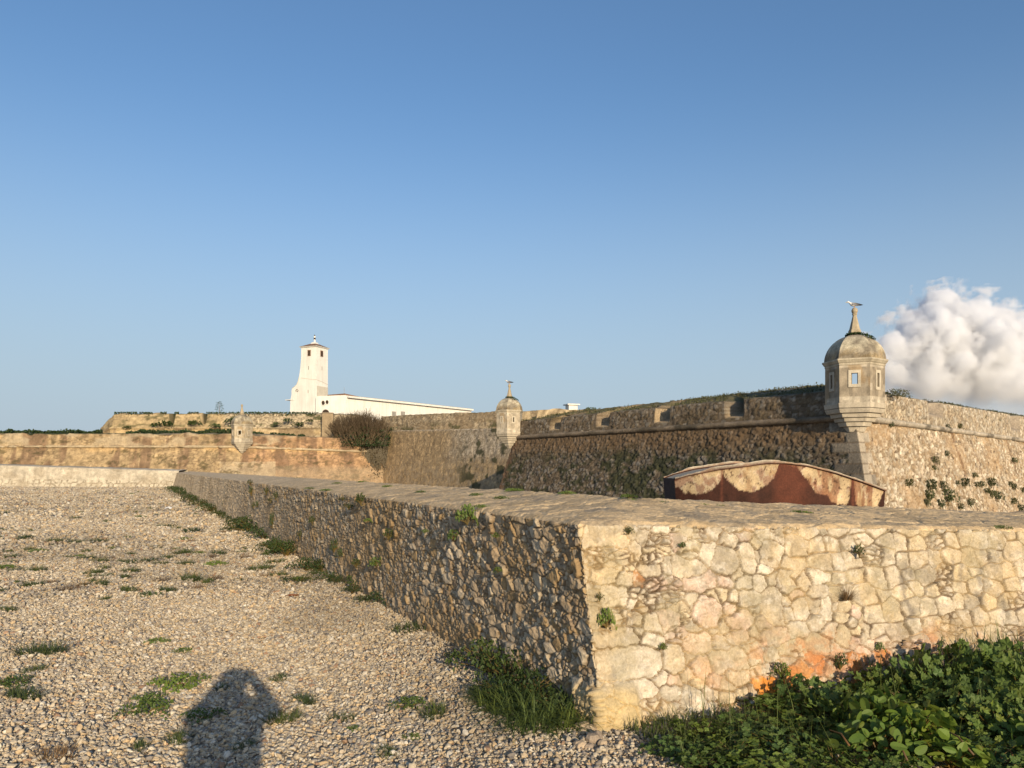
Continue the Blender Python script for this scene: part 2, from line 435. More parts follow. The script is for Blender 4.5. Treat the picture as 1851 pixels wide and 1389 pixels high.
def arc(fr, L):
    s = []; o = 0
    for f, l in zip(fr, L):
        s.append((f if not s else f[1:]) * l + o); o += l
    return np.concatenate(s)

# ================================================================== NEAR LOW WALL
B0, L0 = np.array([.56, 4.735]), np.array([.425, 4.95])
dl = np.array([-.475, 1.0]); dr = np.array([.94, .342]); nl = np.array([.903, .429]); nr = np.array([-.342, .94])
mit = np.array([.513, 1.25])
FARY = 70.0
def wpt(d, z3, base=False):
    fl = (np.array([.56, 4.735]) + dl * (FARY - 4.735) - nl * .38) if base else (L0 + dl * (FARY - 4.95))
    c0 = B0 if base else L0; rt = c0 + dr * 9.0
    return [[*(fl + nl * d), z3[0]], [*(c0 + mit * d), z3[1]], [*(rt + nr * d), z3[2]]]
keys = [wpt(0, (-.08, -.08, -.08), True), wpt(0, (0, 0, 0), True), wpt(0, (1.33, 1.244, .91)), wpt(.05, (1.365, 1.275, .94)),
        wpt(1.1, (1.48, 1.373, 1.0)), wpt(1.2, (1.42, 1.33, .94)), wpt(1.24, (-.08, -.08, -.08))]
keys = np.array(keys)
# columns: fine near the corner, growing with distance
Lleft = (FARY - 4.8) * math.hypot(1, .475)
sv = [0.0]
while sv[-1] < Lleft:
    Yc = 4.8 + sv[-1] / 1.107
    sv.append(sv[-1] + min(.045, .0065 * (Yc / 4.8) ** 1.5))
fl = 1 - np.array(sv[::-1]) / sv[-1]
sr = np.concatenate([np.arange(0, 4.2, .0055), np.arange(4.2, 5.6, .011), np.arange(5.6, 9.01, .018)]); frr = sr / sr[-1]
P, kid = rowgrid(keys, [fl, frr], [2, 190, 5, 96, 8, 6])
ns, nrw = P.shape[:2]
Sarr = np.concatenate([-np.array(sv[::-1]), sr[1:] * 9.0 / sr[-1]])
S2 = np.repeat(Sarr[:, None], nrw, 1); K2 = np.repeat(kid[None], ns, 0)
Zr = P[:, :, 2]
Rr = np.zeros((ns, nrw)); Rr[:, 1:] = np.cumsum(np.linalg.norm(np.diff(P, axis=1), axis=2), axis=1)
Nrm = grid_normals(P)
face = K2 <= 2.02; top = (K2 > 2.0) & (K2 <= 5.0)
left = S2 < 0

# --- the sunlit right face: stones placed after the photograph, the rest filled in between them
def right_uv(px, py):
    k = (px - CX) / F; q = (HY - py) / F
    # plane through the face (base line and lip line)
    a = np.array([*B0, 0.0]); b = np.array([*L0, 1.244]); c = np.array([*(B0 + dr * 9), 0.0])
    n = np.cross(c - a, b - a); o = np.array([0, 0, EYE]); d = np.array([k, 1, q])
    t = n @ (a - o) / (n @ d); p = o + d * t
    return (p[:2] - B0) @ dr + .04 * p[2], p[2], t
big = [(1095,970,42,18,0),(1165,973,9,13,0),(1195,975,17,9,0),(1245,1026,28,15,0),(1314,1014,24,25,0),(1354,1009,16,25,0),(1397,1001,22,24,0),
 (1347,1053,13,10,3),(1375,1051,14,12,3),(1424,1049,21,21,0),(1202,1056,34,9,1),(1267,1055,30,12,1),(1196,1083,28,13,0),(1280,1107,27,34,1),
 (1323,1103,11,14,1),(1340,1122,24,15,1),(1401,1099,20,27,0),(1355,1083,16,13,3),(1113,1077,24,13,3),(1145,1090,8,6,3),(1118,1118,17,9,3),
 (1072,1114,15,22,0),(1069,1075,15,17,0),(1113,1152,39,16,0),(1178,1157,16,16,3),(1265,1162,25,17,1),(1308,1161,20,14,1),(1340,1155,14,9,1),
 (1157,1051,9,10,5),(1135,1200,62,27,3),(1145,1249,40,17,3),(1222,1193,22,28,3),(1267,1205,18,18,1),(1319,1193,32,20,3),(1253,1266,22,24,3),
 (1126,1301,26,22,2),(1335,1226,15,12,0),(1443,1139,16,13,3),(1450,1101,19,18,3),(1498,1101,12,17,3),(1370,1186,14,13,3),(1526,1150,18,20,2),
 (1601,1189,18,10,4),(1552,1195,21,10,4),(1450,1210,20,10,4),(1436,1240,18,9,4),(1389,1242,22,16,4),(1650,1143,30,26,1),(1620,985,20,20,2),
 (1662,986,15,17,0),(1443,990,22,22,0),(1493,993,20,20,0),(1775,977,11,14,3),(1479,1035,20,17,0),(1742,1096,15,22,0),(1480,1072,15,10,0),
 (1590,1072,14,12,3),(1605,1100,12,14,3),(1180,1010,14,7,0),(1120,1012,26,10,2),(1090,1040,22,9,2),(1210,1120,20,14,1),(1180,1128,18,14,0),
 (1640,1020,18,12,0),(1610,1028,14,11,2),(1700,1015,16,11,0),(1745,1020,13,14,0),(1790,1028,18,14,0),(1690,1060,18,14,0),(1660,1085,14,12,0),
 (1720,1065,12,14,0),(1770,1060,14,12,0),(1810,1055,14,13,0),(1780,1105,16,18,0),(1820,1100,15,16,0),(1700,1120,12,20,0),(1725,1140,13,18,0),
 (1400,1150,22,12,1),(1480,1165,18,14,2),(1570,1120,16,14,2),(1620,1130,14,12,2),(1430,1175,16,10,2)]
seeds = []; kinds = []
def add_stone(u, v, hw, hh, kd):
    k = len(kinds); kinds.append(kd); r = min(hw, hh); n = int(np.clip(round(max(hw, hh) / r * 2 - 1), 1, 6))
    for q in range(n):
        o = 0 if n == 1 else (2 * q / (n - 1) - 1) * (max(hw, hh) - r * .8)
        seeds.append((u + (o if hw >= hh else 0), v + (0 if hw >= hh else o), r * 1.05, k))
for (px, py, hw, hh, kd) in big:
    u, v, t = right_uv(px, py)
    add_stone(u, v, hw / F * t * 1.05, hh / F * t, kd)
g2 = np.random.default_rng(21)
for rad, tries in ((.085, 900), (.06, 2600), (.042, 3500), (.026, 1800)):
    for _ in range(tries):
        u, v = g2.uniform(-.1, 9.0), g2.uniform(-.05, 1.26)
        if rad > .05 and u < 2.4: continue
        if rad < .03 and u > 5.5: continue
        r1 = rad * g2.uniform(.9, 1.5); r2 = rad * g2.uniform(.6, .95)
        A = np.array(seeds)
        if np.min(np.hypot(u - A[:, 0], v - A[:, 1]) - A[:, 2] * .95) < rad * .72: continue
        add_stone(u, v, r1, r2, int(g2.choice([0, 0, 3, 2, 0, 1 if .5 < u < 2.6 else 0])))
kinds = np.array(kinds); nst = len(kinds)
sh = g2.uniform(0, 1, (nst, 4))
fcols = np.where((~left[:, 0]))[0]; frow = np.where(kid <= 2.02)[0]
u = S2[np.ix_(fcols, frow)]; v = Zr[np.ix_(fcols, frow)]
uw = u + (fbm(u * 18, v * 18, 3, 6, .68) - .5) * .042; vw = v + (fbm(u * 18 + 30, v * 18, 4, 6, .68) - .5) * .038
gap, ii, i0 = seedfield(uw, vw, seeds)
sd_ = np.array(seeds)
gG, ga, gb2, gc2, gdu, gdv = stones(u + .02 * (fbm(u * 9, v * 9, 191, 4) - .5), v + .03 * (fbm(u * 2, v * 2, 192, 2) - .5), .165, .125, .55, 193, .22)
sq_ = (u + .5 * (fbm(u * 3, v * 4, 194, 3) - .5) + np.where(v < .35, -.45, 0) + np.where(v > .78, .55, 0) > 2.15) & (gap < 9)
gap = np.where(sq_, gG, gap)
kk = np.where(sq_, np.array([0, 0, 3, 2, 0])[np.clip((gc2 * 5).astype(int), 0, 4)], kinds[ii])
h0 = np.where(sq_, ga, sh[ii, 0]); h1 = np.where(sq_, gb2, sh[ii, 1]); h2 = np.where(sq_, gc2, sh[ii, 2]); h3 = np.where(sq_, (ga * 7.3) % 1, sh[ii, 3])
du = np.where(sq_, gdu, u - sd_[i0, 0]); dv = np.where(sq_, gdv, v - sd_[i0, 1])
gq, qa, qb, qc_, _, _ = stones(u, v, .075, .042, .95, 161, .5)              # some stones are broken into chips
split = ((h2 < np.where(sq_, .14, .30)) & (kk != 4)).astype(float) * sstep(.45, .5, fbm(u * 1.8, v * 2.2, 162, 3) + (u < .9) * .06)
gap = np.where(split > .5, np.minimum(gap, gq), gap)
gc_, _, _, _, _, _ = stones(u, v, .10, .07, .95, 171, .9)                    # hairline cracks across the larger stones
hair = (1 - sstep(.0, .0028, gc_)) * sstep(.52, .60, fbm(u * 4, v * 4, 172, 3)) * (1 - split)
jw = .0015 + .006 * sstep(.42, .7, fbm(u * 5, v * 5, 62, 3))                # joints narrow here, wide and mortared there
body = sstep(jw * .35, jw + .003, gap)
fine = fbm(u * 22, v * 22, 8, 4) - .5; fine2 = fbm(u * 70, v * 70, 18, 3) - .5
dsp = -.022 + body * (.010 + .024 * h0) + body * ((h1 - .5) * .30 * du + (h2 - .5) * .30 * dv)
dsp += (qa - .5) * .020 * split * body - hair * .006
ridg = np.abs(fbm(u * 15, v * 17, 181, 4) - .5)
dsp += fine * .024 * (1 + .5 * (1 - body)) + fine2 * .011 + (ridg - .1) * .04 * body
dsp += -.024 * (1 - sstep(.0, .006, gap)) * sstep(.46, .6, fbm(u * 9, v * 9, 61, 3))          # deeper open joints here and there
for (hx, hy, hr) in ((1142, 1111, 6), (1101, 995, 5), (1082, 1026, 5), (1170, 985, 5), (1120, 1100, 4), (1240, 1000, 4), (1398, 1012, 3), (1463, 1000, 3)):
    hu, hv, ht = right_uv(hx, hy); q = ((u - hu) ** 2 * .6 + (v - hv) ** 2) / (hr / F * ht * 1.2) ** 2
    dsp -= .06 * np.exp(-q * 1.2)
palette = np.array([[.50, .425, .315], [.52, .395, .305], [.52, .43, .29], [.55, .485, .38], [.56, .215, .04], [.40, .20, .09]])
cst = palette[kk] * (.80 + .32 * h3)[..., None]
cst = mixc(cst, [.58, .52, .43], .35 * sstep(.5, .75, fbm(u * 14, v * 14, 25, 4)) * (kk == 1))
mort = np.array([.41, .33, .225]) * (.8 + .4 * fbm(u * 16, v * 16, 31, 4))[..., None]
cr = mort * (1 - body[..., None]) + cst * body[..., None]
crack = 1 - sstep(.0005, .0045 + .007 * sstep(.45, .65, fbm(u * 4, v * 4, 244, 3)), gap); cr = mixc(cr, [.12, .08, .05], crack * .95 * sstep(.22, .42, fbm(u * 7, v * 7, 44, 3)))
cr *= (1 + split * body * (qb - .5) * .35)[..., None]
cr = mixc(cr, [.20, .145, .09], hair * .65)
cr *= (.76 + .48 * fbm(u * 30, v * 30, 144, 5, .65))[..., None]
cr = mixc(cr, [.27, .235, .175], .55 * sstep(.53, .66, fbm(u * 8, v * 10, 145, 5, .6)) * body)
cr = mixc(cr, [.66, .60, .50], .5 * sstep(.60, .70, fbm(u * 19, v * 19, 146, 5, .6)) * body)
cr = mixc(cr, [.50, .36, .17], .35 * sstep(.52, .66, fbm(u * 3, v * 3, 147, 4)))
lich = sstep(.52, .7, fbm(u * 5, v * 5, 71, 5)) * .45; cr = mixc(cr, [.36, .31, .20], lich)
ocr = np.clip(1.25 - u / 3.0, 0, 1) * np.exp(-((u - 2.0) / .9) ** 2)
orange = sstep(.43, .54, fbm(u * 5 + 9, v * 7, 52, 4)) * np.exp(-((u - 2.05) / .95) ** 2) * sstep(.55, .25, v)
orange = orange * sstep(.40, .52, fbm(u * 15, v * 17, 352, 5, .65)) * (.25 + .75 * body)
cr = mixc(cr, [.46, .16, .03], np.clip(orange * 1.1, 0, .95) * (.45 + .55 * (h3 > .45)))
cr = mixc(cr, [.46, .27, .18], .35 * sstep(.5, .68, fbm(u * 4, v * 4, 57, 3)) * np.exp(-((u - 2.2) / 1.2) ** 2) * sstep(.55, .2, v))
def streaks(lst, cr):
    for (px, y0, y1, wd, a) in lst:
        su, s0, t = right_uv(px, y0); _, s1, _ = right_uv(px, y1)
        m = np.exp(-((u - su + (fbm(v * 9, u * 0, 3, 2) - .5) * .05) / (wd / F * t)) ** 2) * sstep(s1 - .02, s1 + .06, v) * sstep(s0 + .02, s0 - .03, v)
        cr = mixc(cr, [.17, .145, .12], np.clip(m * a * (.5 + fbm(u * 20, v * 8, 91, 3)), 0, .85))
    return cr
cr = streaks([(1634, 1040, 1128, 6, .9), (1650, 1027, 1048, 5, .7), (1638, 1015, 1042, 4, .6), (1737, 1015, 1065, 5, .5), (1773, 1025, 1062, 6, .7), (1770, 1068, 1105, 8, .6), (1722, 1010, 1060, 4, .5), (1815, 1080, 1110, 6, .5)], cr)

D = np.zeros((ns, nrw)); C = np.zeros((ns, nrw, 3))
D[np.ix_(fcols, frow)] = dsp; C[np.ix_(fcols, frow)] = cr
# --- the raked left face
lc = np.where(left[:, 0])[0]; u = S2[np.ix_(lc, frow)]; v = Zr[np.ix_(lc, frow)]
gp, r1, r2, r3, du, dv = stones(u, v, .12, .085, .9, 5, .3)
gp2, q1, q2, q3, du2, dv2 = stones(u, v, .05, .036, .9, 15, .3)
big_m = sstep(.50, .58, fbm(u * 1.6, v * 1.6, 77, 3) * .5 + r3 * .5)
body = sstep(0, .010, gp); body2 = sstep(0, .006, gp2)
d1 = body * (.004 + .030 * r1) + (r2 - .5) * .40 * du * body + (r3 - .5) * .3 * dv * body
d2 = body2 * (.003 + .017 * q1) + (q2 - .5) * .40 * du2 * body2 + (r1 - .5) * .014
dd = lerp(d2, d1, big_m) + (fbm(u * 16, v * 16, 9, 4) - .5) * .024 + (fbm(u * 55, v * 55, 19, 3) - .5) * .008
dd *= lerp(1.0, 1.25, sstep(-4, -20, u)); dd -= .012
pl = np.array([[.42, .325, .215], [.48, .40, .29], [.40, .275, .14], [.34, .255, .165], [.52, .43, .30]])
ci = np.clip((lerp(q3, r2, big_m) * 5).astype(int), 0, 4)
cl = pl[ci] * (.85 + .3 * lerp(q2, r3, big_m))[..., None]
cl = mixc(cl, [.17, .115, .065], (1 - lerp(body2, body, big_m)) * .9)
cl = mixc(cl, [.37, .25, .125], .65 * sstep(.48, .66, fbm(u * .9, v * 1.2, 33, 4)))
cl = mixc(cl, [.58, .465, .32], sstep(-8, -28, u) * .8)                        # rendered, smoother stretch far along, its colour lightened in place of direct sun
dd *= (1 + .3 * sstep(-20, -34, u))
cl = mixc(cl, [.30, .225, .14], .55 * sstep(.5, .62, fbm(u * 1.1, v * .5, 233, 5, .6)) * sstep(-6, -14, u))
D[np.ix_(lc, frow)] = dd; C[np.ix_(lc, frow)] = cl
# blend the two across the corner, big quoins keep the arris
# --- coping
trow = np.where(kid > 2.02)[0]; u = S2[:, trow]; v = (Rr - Rr[:, [192]])[:, trow]
xy = P[:, trow, :2]; wu, wv = xy[..., 0], xy[..., 1]
gp, r1, r2, r3, du, dv = stones(wu * .94 + wv * .34, -wu * .34 + wv * .94, .30, .19, .9, 41, .4)
body = sstep(0, .02, gp)
dt = -.006 + body * (.003 + .008 * r1) + (fbm(wu * 5, wv * 5, 47, 4) - .5) * .022 + (fbm(wu * 24, wv * 24, 48, 4) - .5) * .012
ct = np.array([.56, .415, .24]) * (.82 + .36 * r2)[..., None]
ct = mixc(ct, [.30, .25, .185], sstep(.52, .68, fbm(wu * 3.2, wv * 3.2, 49, 5)) * .6 * sstep(-6, 3, u + 3))
ct = mixc(ct, [.52, .42, .28], .6 * (1 - body))
ct = mixc(ct, [.56, .45, .31], sstep(-5, -22, u) * .6)
D[:, trow] = dt * sstep(0, .05, v + .0)[:, :] ; C[:, trow] = ct
lipw = (1 - sstep(0, .06, np.abs(K2 - 2.0) * np.where(K2 < 2, 1.25, .06 + 1.05 * (K2 > 3))))
D += -.03 * fbm(S2 * 3.2, S2 * 0 + 2, 66, 4) * np.exp(-((K2 - 2.1) / .06) ** 2)
# lower toe block at the corner
toe = sstep(.30, .2, Zr + .04 * fbm(S2 * 9, Zr * 9, 2, 2)) * sstep(-.32, -.22, S2) * sstep(.30, .22, S2) * (K2 < 2)
D += toe * .055; C = mixc(C, [.50, .385, .20], toe * .8)
Pd = P + Nrm * D[..., None]
lw = empty('low_stone_wall', (0.5, 4.9, 0), 0, 'long low rubble wall with sloping top turning a corner beside the gravel yard', 'wall')
def sub(obj_name, rows, lab=None):
    Q = Pd[:, rows] - np.array([.5, 4.9, 0])
    o = grid_mesh(obj_name, Q, C[:, rows], M['coping'] if obj_name == 'coping' else M['near'], lw)
    if lab: o['label'] = lab
    return o
fr_ = np.where(kid <= 2.02)[0]
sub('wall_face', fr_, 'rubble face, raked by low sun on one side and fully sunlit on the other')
sub('coping', np.arange(fr_[-1], nrw), 'broad sloping top of weathered flat stones')

# ================================================================== FAR WHITE LOW WALL
def masonry(name, path, prof, counts, res, parent, colf, dispf, zadd=None, mat='far', gaps=(), notches=(), zlo=0.0):
    fr, L = fracs(path, res)
    P, kid = rowgrid(profile_keys(path, prof, zadd, zlo), fr, counts)
    s = arc(fr, L); S = np.repeat(s[:, None], P.shape[1], 1); K = np.repeat(kid[None], P.shape[0], 0)
    Rr = np.zeros(S.shape); Rr[:, 1:] = np.cumsum(np.linalg.norm(np.diff(P, axis=1), axis=2), axis=1)
    n = grid_normals(P)
    d = dispf(S, Rr, P, K) if dispf else 0
    c = colf(S, Rr, P, K)
    Pd = P + n * np.asarray(d)[..., None] if dispf else P.copy()
    for (s0, s1, kk, depth, zs) in gaps:           # embrasures: rows above key kk pushed back by 'depth'
        inside = (S > s0) & (S < s1) & (P[..., 2] > zs) & (K <= 4.0)
        seg = np.searchsorted(np.cumsum(L), (s0 + s1) / 2); dd = np.diff(np.asarray(path, float), axis=0)[seg]; dd /= np.linalg.norm(dd)
        inn = np.array([-dd[1], dd[0], 0])
        fz = (np.clip((P[..., 2] - zs) / (SZ + 1.3 - zs), 0, 1) * np.clip(4.0 - K, 0, 1))[..., None]
        Pd = np.where(inside[..., None], Pd + inn * depth * fz, Pd)
    for (s0, s1, zs) in notches:                   # narrow gaps cut right through the top
        m = (S > s0) & (S < s1); Pd[..., 2] = np.where(m, np.minimum(Pd[..., 2], zs), Pd[..., 2])
    orig = np.array(parent.location) if parent else 0
    return grid_mesh(name, Pd - orig, c, M[mat], parent), Pd

fw = empty('white_low_wall', (-40, 73, 0), 0, 'pale plastered low wall closing the far end of the gravel yard', 'wall')
def fw_col(S, Rr, P, K):
    c = np.array([.60, .53, .41]) * ((.85 + .3 * fbm(S * .5, P[..., 2] * 1.5, 4, 4)) * (.7 + .6 * fbm(S * 3, P[..., 2] * 5, 375, 4, .6)))[..., None]
    gp, a, b, e, _, _ = stones(S, P[..., 2], .6, .35, .7, 9)
    low = sstep(.75, .55, P[..., 2] + .3 * (fbm(S * .3, S * 0, 8, 2) - .5)) * sstep(20, 38, S)
    c = mixc(c, [.64, .57, .44], low); c = mixc(c, [.22, .17, .11], low * (1 - sstep(.0, .05, gp)))
    c = mixc(c, [.42, .35, .25], .6 * sstep(.5, .7, fbm(S * .6, P[..., 2] * 2, 14, 4)))
    return c
masonry('wall_face', [(-80, 75), (-52, 75), (-30.4, 70.2)], [(.2, -.1), (.1, 0), (0, 1.45), (-.1, 1.52), (-1.2, 1.62), (-1.3, 1.5), (-1.35, -.1)], [1, 20, 1, 5, 1, 2], .12, fw, fw_col,
        lambda S, Rr, P, K: (fbm(S * 1.2, P[..., 2] * 2, 3, 4) - .5) * .08, zadd=[.75, .62, .02])

# ================================================================== MAIN BASTION
CB = np.array([15.19, 34.0]); uL = np.array([-.58, .814]); uR = np.array([.687, .727]); SZ = 3.93
P1 = CB + uL * 25.9; P2 = CB; P3 = CB + uR * 62; P0 = P1 + np.array([20.0, 24.0])
bpath = [P0, P1, P2, P3]
sL0 = np.linalg.norm(P1 - P0); sC = sL0 + 25.9 * np.linalg.norm(uL)
bast = empty('stone_bastion', (CB[0], CB[1], 0), 0, 'large battered stone bastion with embrasures, its corner below the nearest sentry turret', 'bastion')
def quoin_mask(S, Z, sc_, w1, w2, h):
    row = np.floor(Z / h); alt = np.where(row % 2 == 0, w1, w2)
    altb = np.where(row % 2 == 0, w2, w1)
    d = S - sc_
    m = ((d > -altb) & (d < alt)).astype(float)
    jt = np.minimum(np.abs((Z / h) % 1), 1 - np.abs((Z / h) % 1)) * h
    return m, jt, row
def b_col(S, Rr, P, K):
    Z = P[..., 2]; rt = sstep(sC - .1, sC + .1, S)
    gp, a, b, e, _, _ = stones(S, Z, .27, .17, .9, 11, .3); body = sstep(.0, .03, gp)
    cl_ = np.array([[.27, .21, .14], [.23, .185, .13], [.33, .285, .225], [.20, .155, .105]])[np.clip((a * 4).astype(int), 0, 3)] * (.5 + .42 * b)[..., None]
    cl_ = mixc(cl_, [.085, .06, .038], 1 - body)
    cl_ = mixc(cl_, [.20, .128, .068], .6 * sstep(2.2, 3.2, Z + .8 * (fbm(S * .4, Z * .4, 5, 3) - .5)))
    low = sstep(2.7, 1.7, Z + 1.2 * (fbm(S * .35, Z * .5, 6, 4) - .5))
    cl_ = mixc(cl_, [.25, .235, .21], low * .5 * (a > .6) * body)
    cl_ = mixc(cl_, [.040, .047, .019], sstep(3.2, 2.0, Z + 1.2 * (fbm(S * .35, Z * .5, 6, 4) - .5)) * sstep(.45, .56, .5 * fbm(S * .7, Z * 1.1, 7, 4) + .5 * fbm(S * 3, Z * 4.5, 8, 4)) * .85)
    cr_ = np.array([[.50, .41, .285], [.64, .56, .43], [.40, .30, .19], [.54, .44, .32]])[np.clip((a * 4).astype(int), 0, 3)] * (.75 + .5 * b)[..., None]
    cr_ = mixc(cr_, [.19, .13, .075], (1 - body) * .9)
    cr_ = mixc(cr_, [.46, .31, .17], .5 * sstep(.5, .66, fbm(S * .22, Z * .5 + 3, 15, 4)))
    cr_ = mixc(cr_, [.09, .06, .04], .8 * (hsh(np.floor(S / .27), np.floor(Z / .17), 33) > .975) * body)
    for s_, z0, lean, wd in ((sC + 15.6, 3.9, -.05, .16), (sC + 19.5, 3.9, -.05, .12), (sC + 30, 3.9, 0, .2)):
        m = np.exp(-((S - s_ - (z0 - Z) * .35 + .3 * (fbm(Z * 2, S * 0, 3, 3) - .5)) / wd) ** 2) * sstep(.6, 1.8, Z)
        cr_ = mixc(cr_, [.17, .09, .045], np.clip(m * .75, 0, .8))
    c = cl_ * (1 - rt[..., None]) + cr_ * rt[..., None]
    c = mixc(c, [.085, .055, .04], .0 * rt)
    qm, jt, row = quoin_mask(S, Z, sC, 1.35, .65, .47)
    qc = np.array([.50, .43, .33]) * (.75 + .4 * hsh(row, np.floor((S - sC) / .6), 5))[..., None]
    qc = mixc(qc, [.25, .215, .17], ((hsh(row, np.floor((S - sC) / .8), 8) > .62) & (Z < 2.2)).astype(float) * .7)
    qc = qc * np.where(S < sC, .5, 1.0)[..., None] * (.75 + .5 * fbm(S * 2.5, Z * 2.5, 201, 5, .6))[..., None]  # quoins left of the corner darkened: turret's cast shadow painted into the colour
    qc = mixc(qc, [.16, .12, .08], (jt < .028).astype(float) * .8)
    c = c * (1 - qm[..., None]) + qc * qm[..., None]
    sm = sstep(sL0 + .8, sL0 + .3, S + .3 * (np.floor(Z / .5) % 2))
    return mixc(c, [.17, .105, .065], sm * .85)
def b_disp(S, Rr, P, K):
    Z = P[..., 2]
    gp, a, b, e, du, dv = stones(S, Z, .27, .17, .9, 11, .3); body = sstep(.0, .035, gp)
    d = body * (.02 + .075 * a) + (b - .5) * .22 * du * body + (fbm(S * 3, Z * 3, 12, 4) - .5) * .10 + (fbm(S * .4, Z * .4, 13, 2) - .5) * .12
    qm, jt, row = quoin_mask(S, Z, sC, 1.35, .65, .47)
    return d * (1 - qm) + qm * (.05 - .02 * (jt < .03)) - .045
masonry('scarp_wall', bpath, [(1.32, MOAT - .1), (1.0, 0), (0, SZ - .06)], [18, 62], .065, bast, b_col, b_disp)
def s_col(S, Rr, P, K):
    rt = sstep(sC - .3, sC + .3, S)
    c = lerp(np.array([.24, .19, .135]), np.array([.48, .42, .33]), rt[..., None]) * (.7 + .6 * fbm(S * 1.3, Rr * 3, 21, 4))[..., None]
    return mixc(c, [.10, .085, .06], .7 * sstep(.55, .7, fbm(S * .8, Rr, 27, 4)))
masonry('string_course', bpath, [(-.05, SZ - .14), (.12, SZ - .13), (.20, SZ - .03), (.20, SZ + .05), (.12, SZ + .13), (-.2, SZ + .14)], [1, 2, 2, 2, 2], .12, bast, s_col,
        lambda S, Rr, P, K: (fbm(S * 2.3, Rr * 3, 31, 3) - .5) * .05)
eL = lambda t: sC - t * np.linalg.norm(uL)
gL = [(eL(a), eL(b), 3.02, 3.3, SZ + zs) for a, b, zs in ((21.9, 20.9, .38), (17.2, 16.1, .38), (12.2, 11.1, .38), (7.2, 6.1, .38))]
gR = [(sC + 11.4, sC + 14.0, 3.02, 1.6, SZ + .75), (sC + 32.5, sC + 35.5, 3.02, 1.6, SZ + .75)]
def p_col(S, Rr, P, K):
    Z = P[..., 2]; rt = sstep(sC - .1, sC + .1, S)
    gp, a, b, e, _, _ = stones(S, Z, .28, .18, .9, 51, .3); body = sstep(.0, .035, gp)
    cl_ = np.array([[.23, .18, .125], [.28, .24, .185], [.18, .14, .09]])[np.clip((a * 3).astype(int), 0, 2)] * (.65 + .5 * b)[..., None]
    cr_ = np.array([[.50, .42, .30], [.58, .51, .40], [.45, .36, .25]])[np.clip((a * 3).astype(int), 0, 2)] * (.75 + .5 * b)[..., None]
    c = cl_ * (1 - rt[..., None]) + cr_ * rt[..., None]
    c = mixc(c, [.12, .085, .05], (1 - body) * .85)
    top = sstep(2.95, 3.15, K)
    green = sstep(.40, .58, fbm(P[..., 0] * .5, P[..., 1] * .5, 16, 4)) * lerp(1, .55, rt)
    c = mixc(c, [.27, .21, .13], top); c = mixc(c, [.11, .105, .045], top * green * .8)
    for (s0, s1, kk, dp, zs) in gL + gR:
        m = ((S > s0 - .22) & (S < s1 + .22) & (Z > zs - .12) & (K < 3)).astype(float)
        m = ((S > s0 - .02) & (S < s1 + .02) & (Z > zs - .05) & (K < 3)).astype(float) if s1 < sC else m
        c = mixc(c, [.44, .335, .205] if s1 < sC else [.36, .30, .23], m * .9)
    return c
def p_disp(S, Rr, P, K):
    Z = P[..., 2]
    gp, a, b, e, du, dv = stones(S, Z, .28, .18, .9, 51, .3); body = sstep(.0, .04, gp)
    f = (K < 3.0) * 1.0
    for (s0, s1, kk, dp, zs) in gL + gR: f = f * (1 - ((S > s0 - .36) & (S < s1 + .36)).astype(float))
    d = f * (body * (.02 + .045 * a) + (b - .5) * .16 * du * body)
    return d + (fbm(S * 2.5, Rr * 2.5, 17, 4) - .5) * (.06 + .16 * sstep(3, 3.4, K)) - .03
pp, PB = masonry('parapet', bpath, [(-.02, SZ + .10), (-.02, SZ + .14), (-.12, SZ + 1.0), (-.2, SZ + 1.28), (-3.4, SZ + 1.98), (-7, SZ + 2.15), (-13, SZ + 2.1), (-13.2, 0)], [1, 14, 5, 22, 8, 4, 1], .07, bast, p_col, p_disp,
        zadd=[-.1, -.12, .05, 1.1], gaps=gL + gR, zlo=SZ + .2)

# ================================================================== CURTAIN WALL (brown)
cpath = [(-18.2, 103), (-16.9, 100), (2.2, 68)]
cur = empty('curtain_wall', (-8, 85, 0), 0, 'tall brown curtain wall between the bare shrub and the middle sentry turret, its top of rough rubble', 'wall')
def c_col(S, Rr, P, K):
    Z = P[..., 2]; gp, a, b, e, _, _ = stones(S, Z, .42, .26, .9, 61, .4); body = sstep(0, .04, gp)
    c = np.array([.56, .40, .215]) * (.7 + .6 * fbm(S * .9, Z * 1.2, 62, 5))[..., None]
    c = c * ((.75 + .4 * b) * (.65 + .7 * fbm(S * 2.8, Z * 3.8, 374, 4, .6)))[..., None]; c = mixc(c, [.20, .14, .08], .7 * (1 - body))
    c = mixc(c, [.42, .33, .22], .5 * sstep(4, 1.5, Z + 2 * (fbm(S * .3, Z * .3, 63, 3) - .5)) * (a > .45))
    rub = np.array([.66, .56, .41]) * (.7 + .55 * a)[..., None]; rub = mixc(rub, [.17, .12, .07], (1 - body) * .85)
    m = np.maximum(sstep(1.95, 2.05, K), sstep(22, 27, S + 5 * (fbm(S * .3, Z * .5, 64, 3) - .5)) * .75 * sstep(2, 3.5, Z))
    c = c * (1 - m[..., None]) + rub * m[..., None]
    gr = sstep(.54, .66, fbm(S * .8, Z * 1.2, 65, 5)) * np.maximum(sstep(24, 29, S), .55 * sstep(.5, .3, np.abs(Z - 6.9)))
    return mixc(c, [.07, .07, .03], gr * .9)
masonry('wall_face', cpath, [(.9, MOAT - .1), (.8, 0), (0, 6.65), (-.12, 6.7), (-16, 6.75), (-16.2, 0)], [1, 60, 1, 3, 1], .12, cur, c_col,
        lambda S, Rr, P, K: (fbm(S * 1.5, Rr * 1.5, 67, 4) - .5) * .10, zadd=[.05, 0, -1.35])
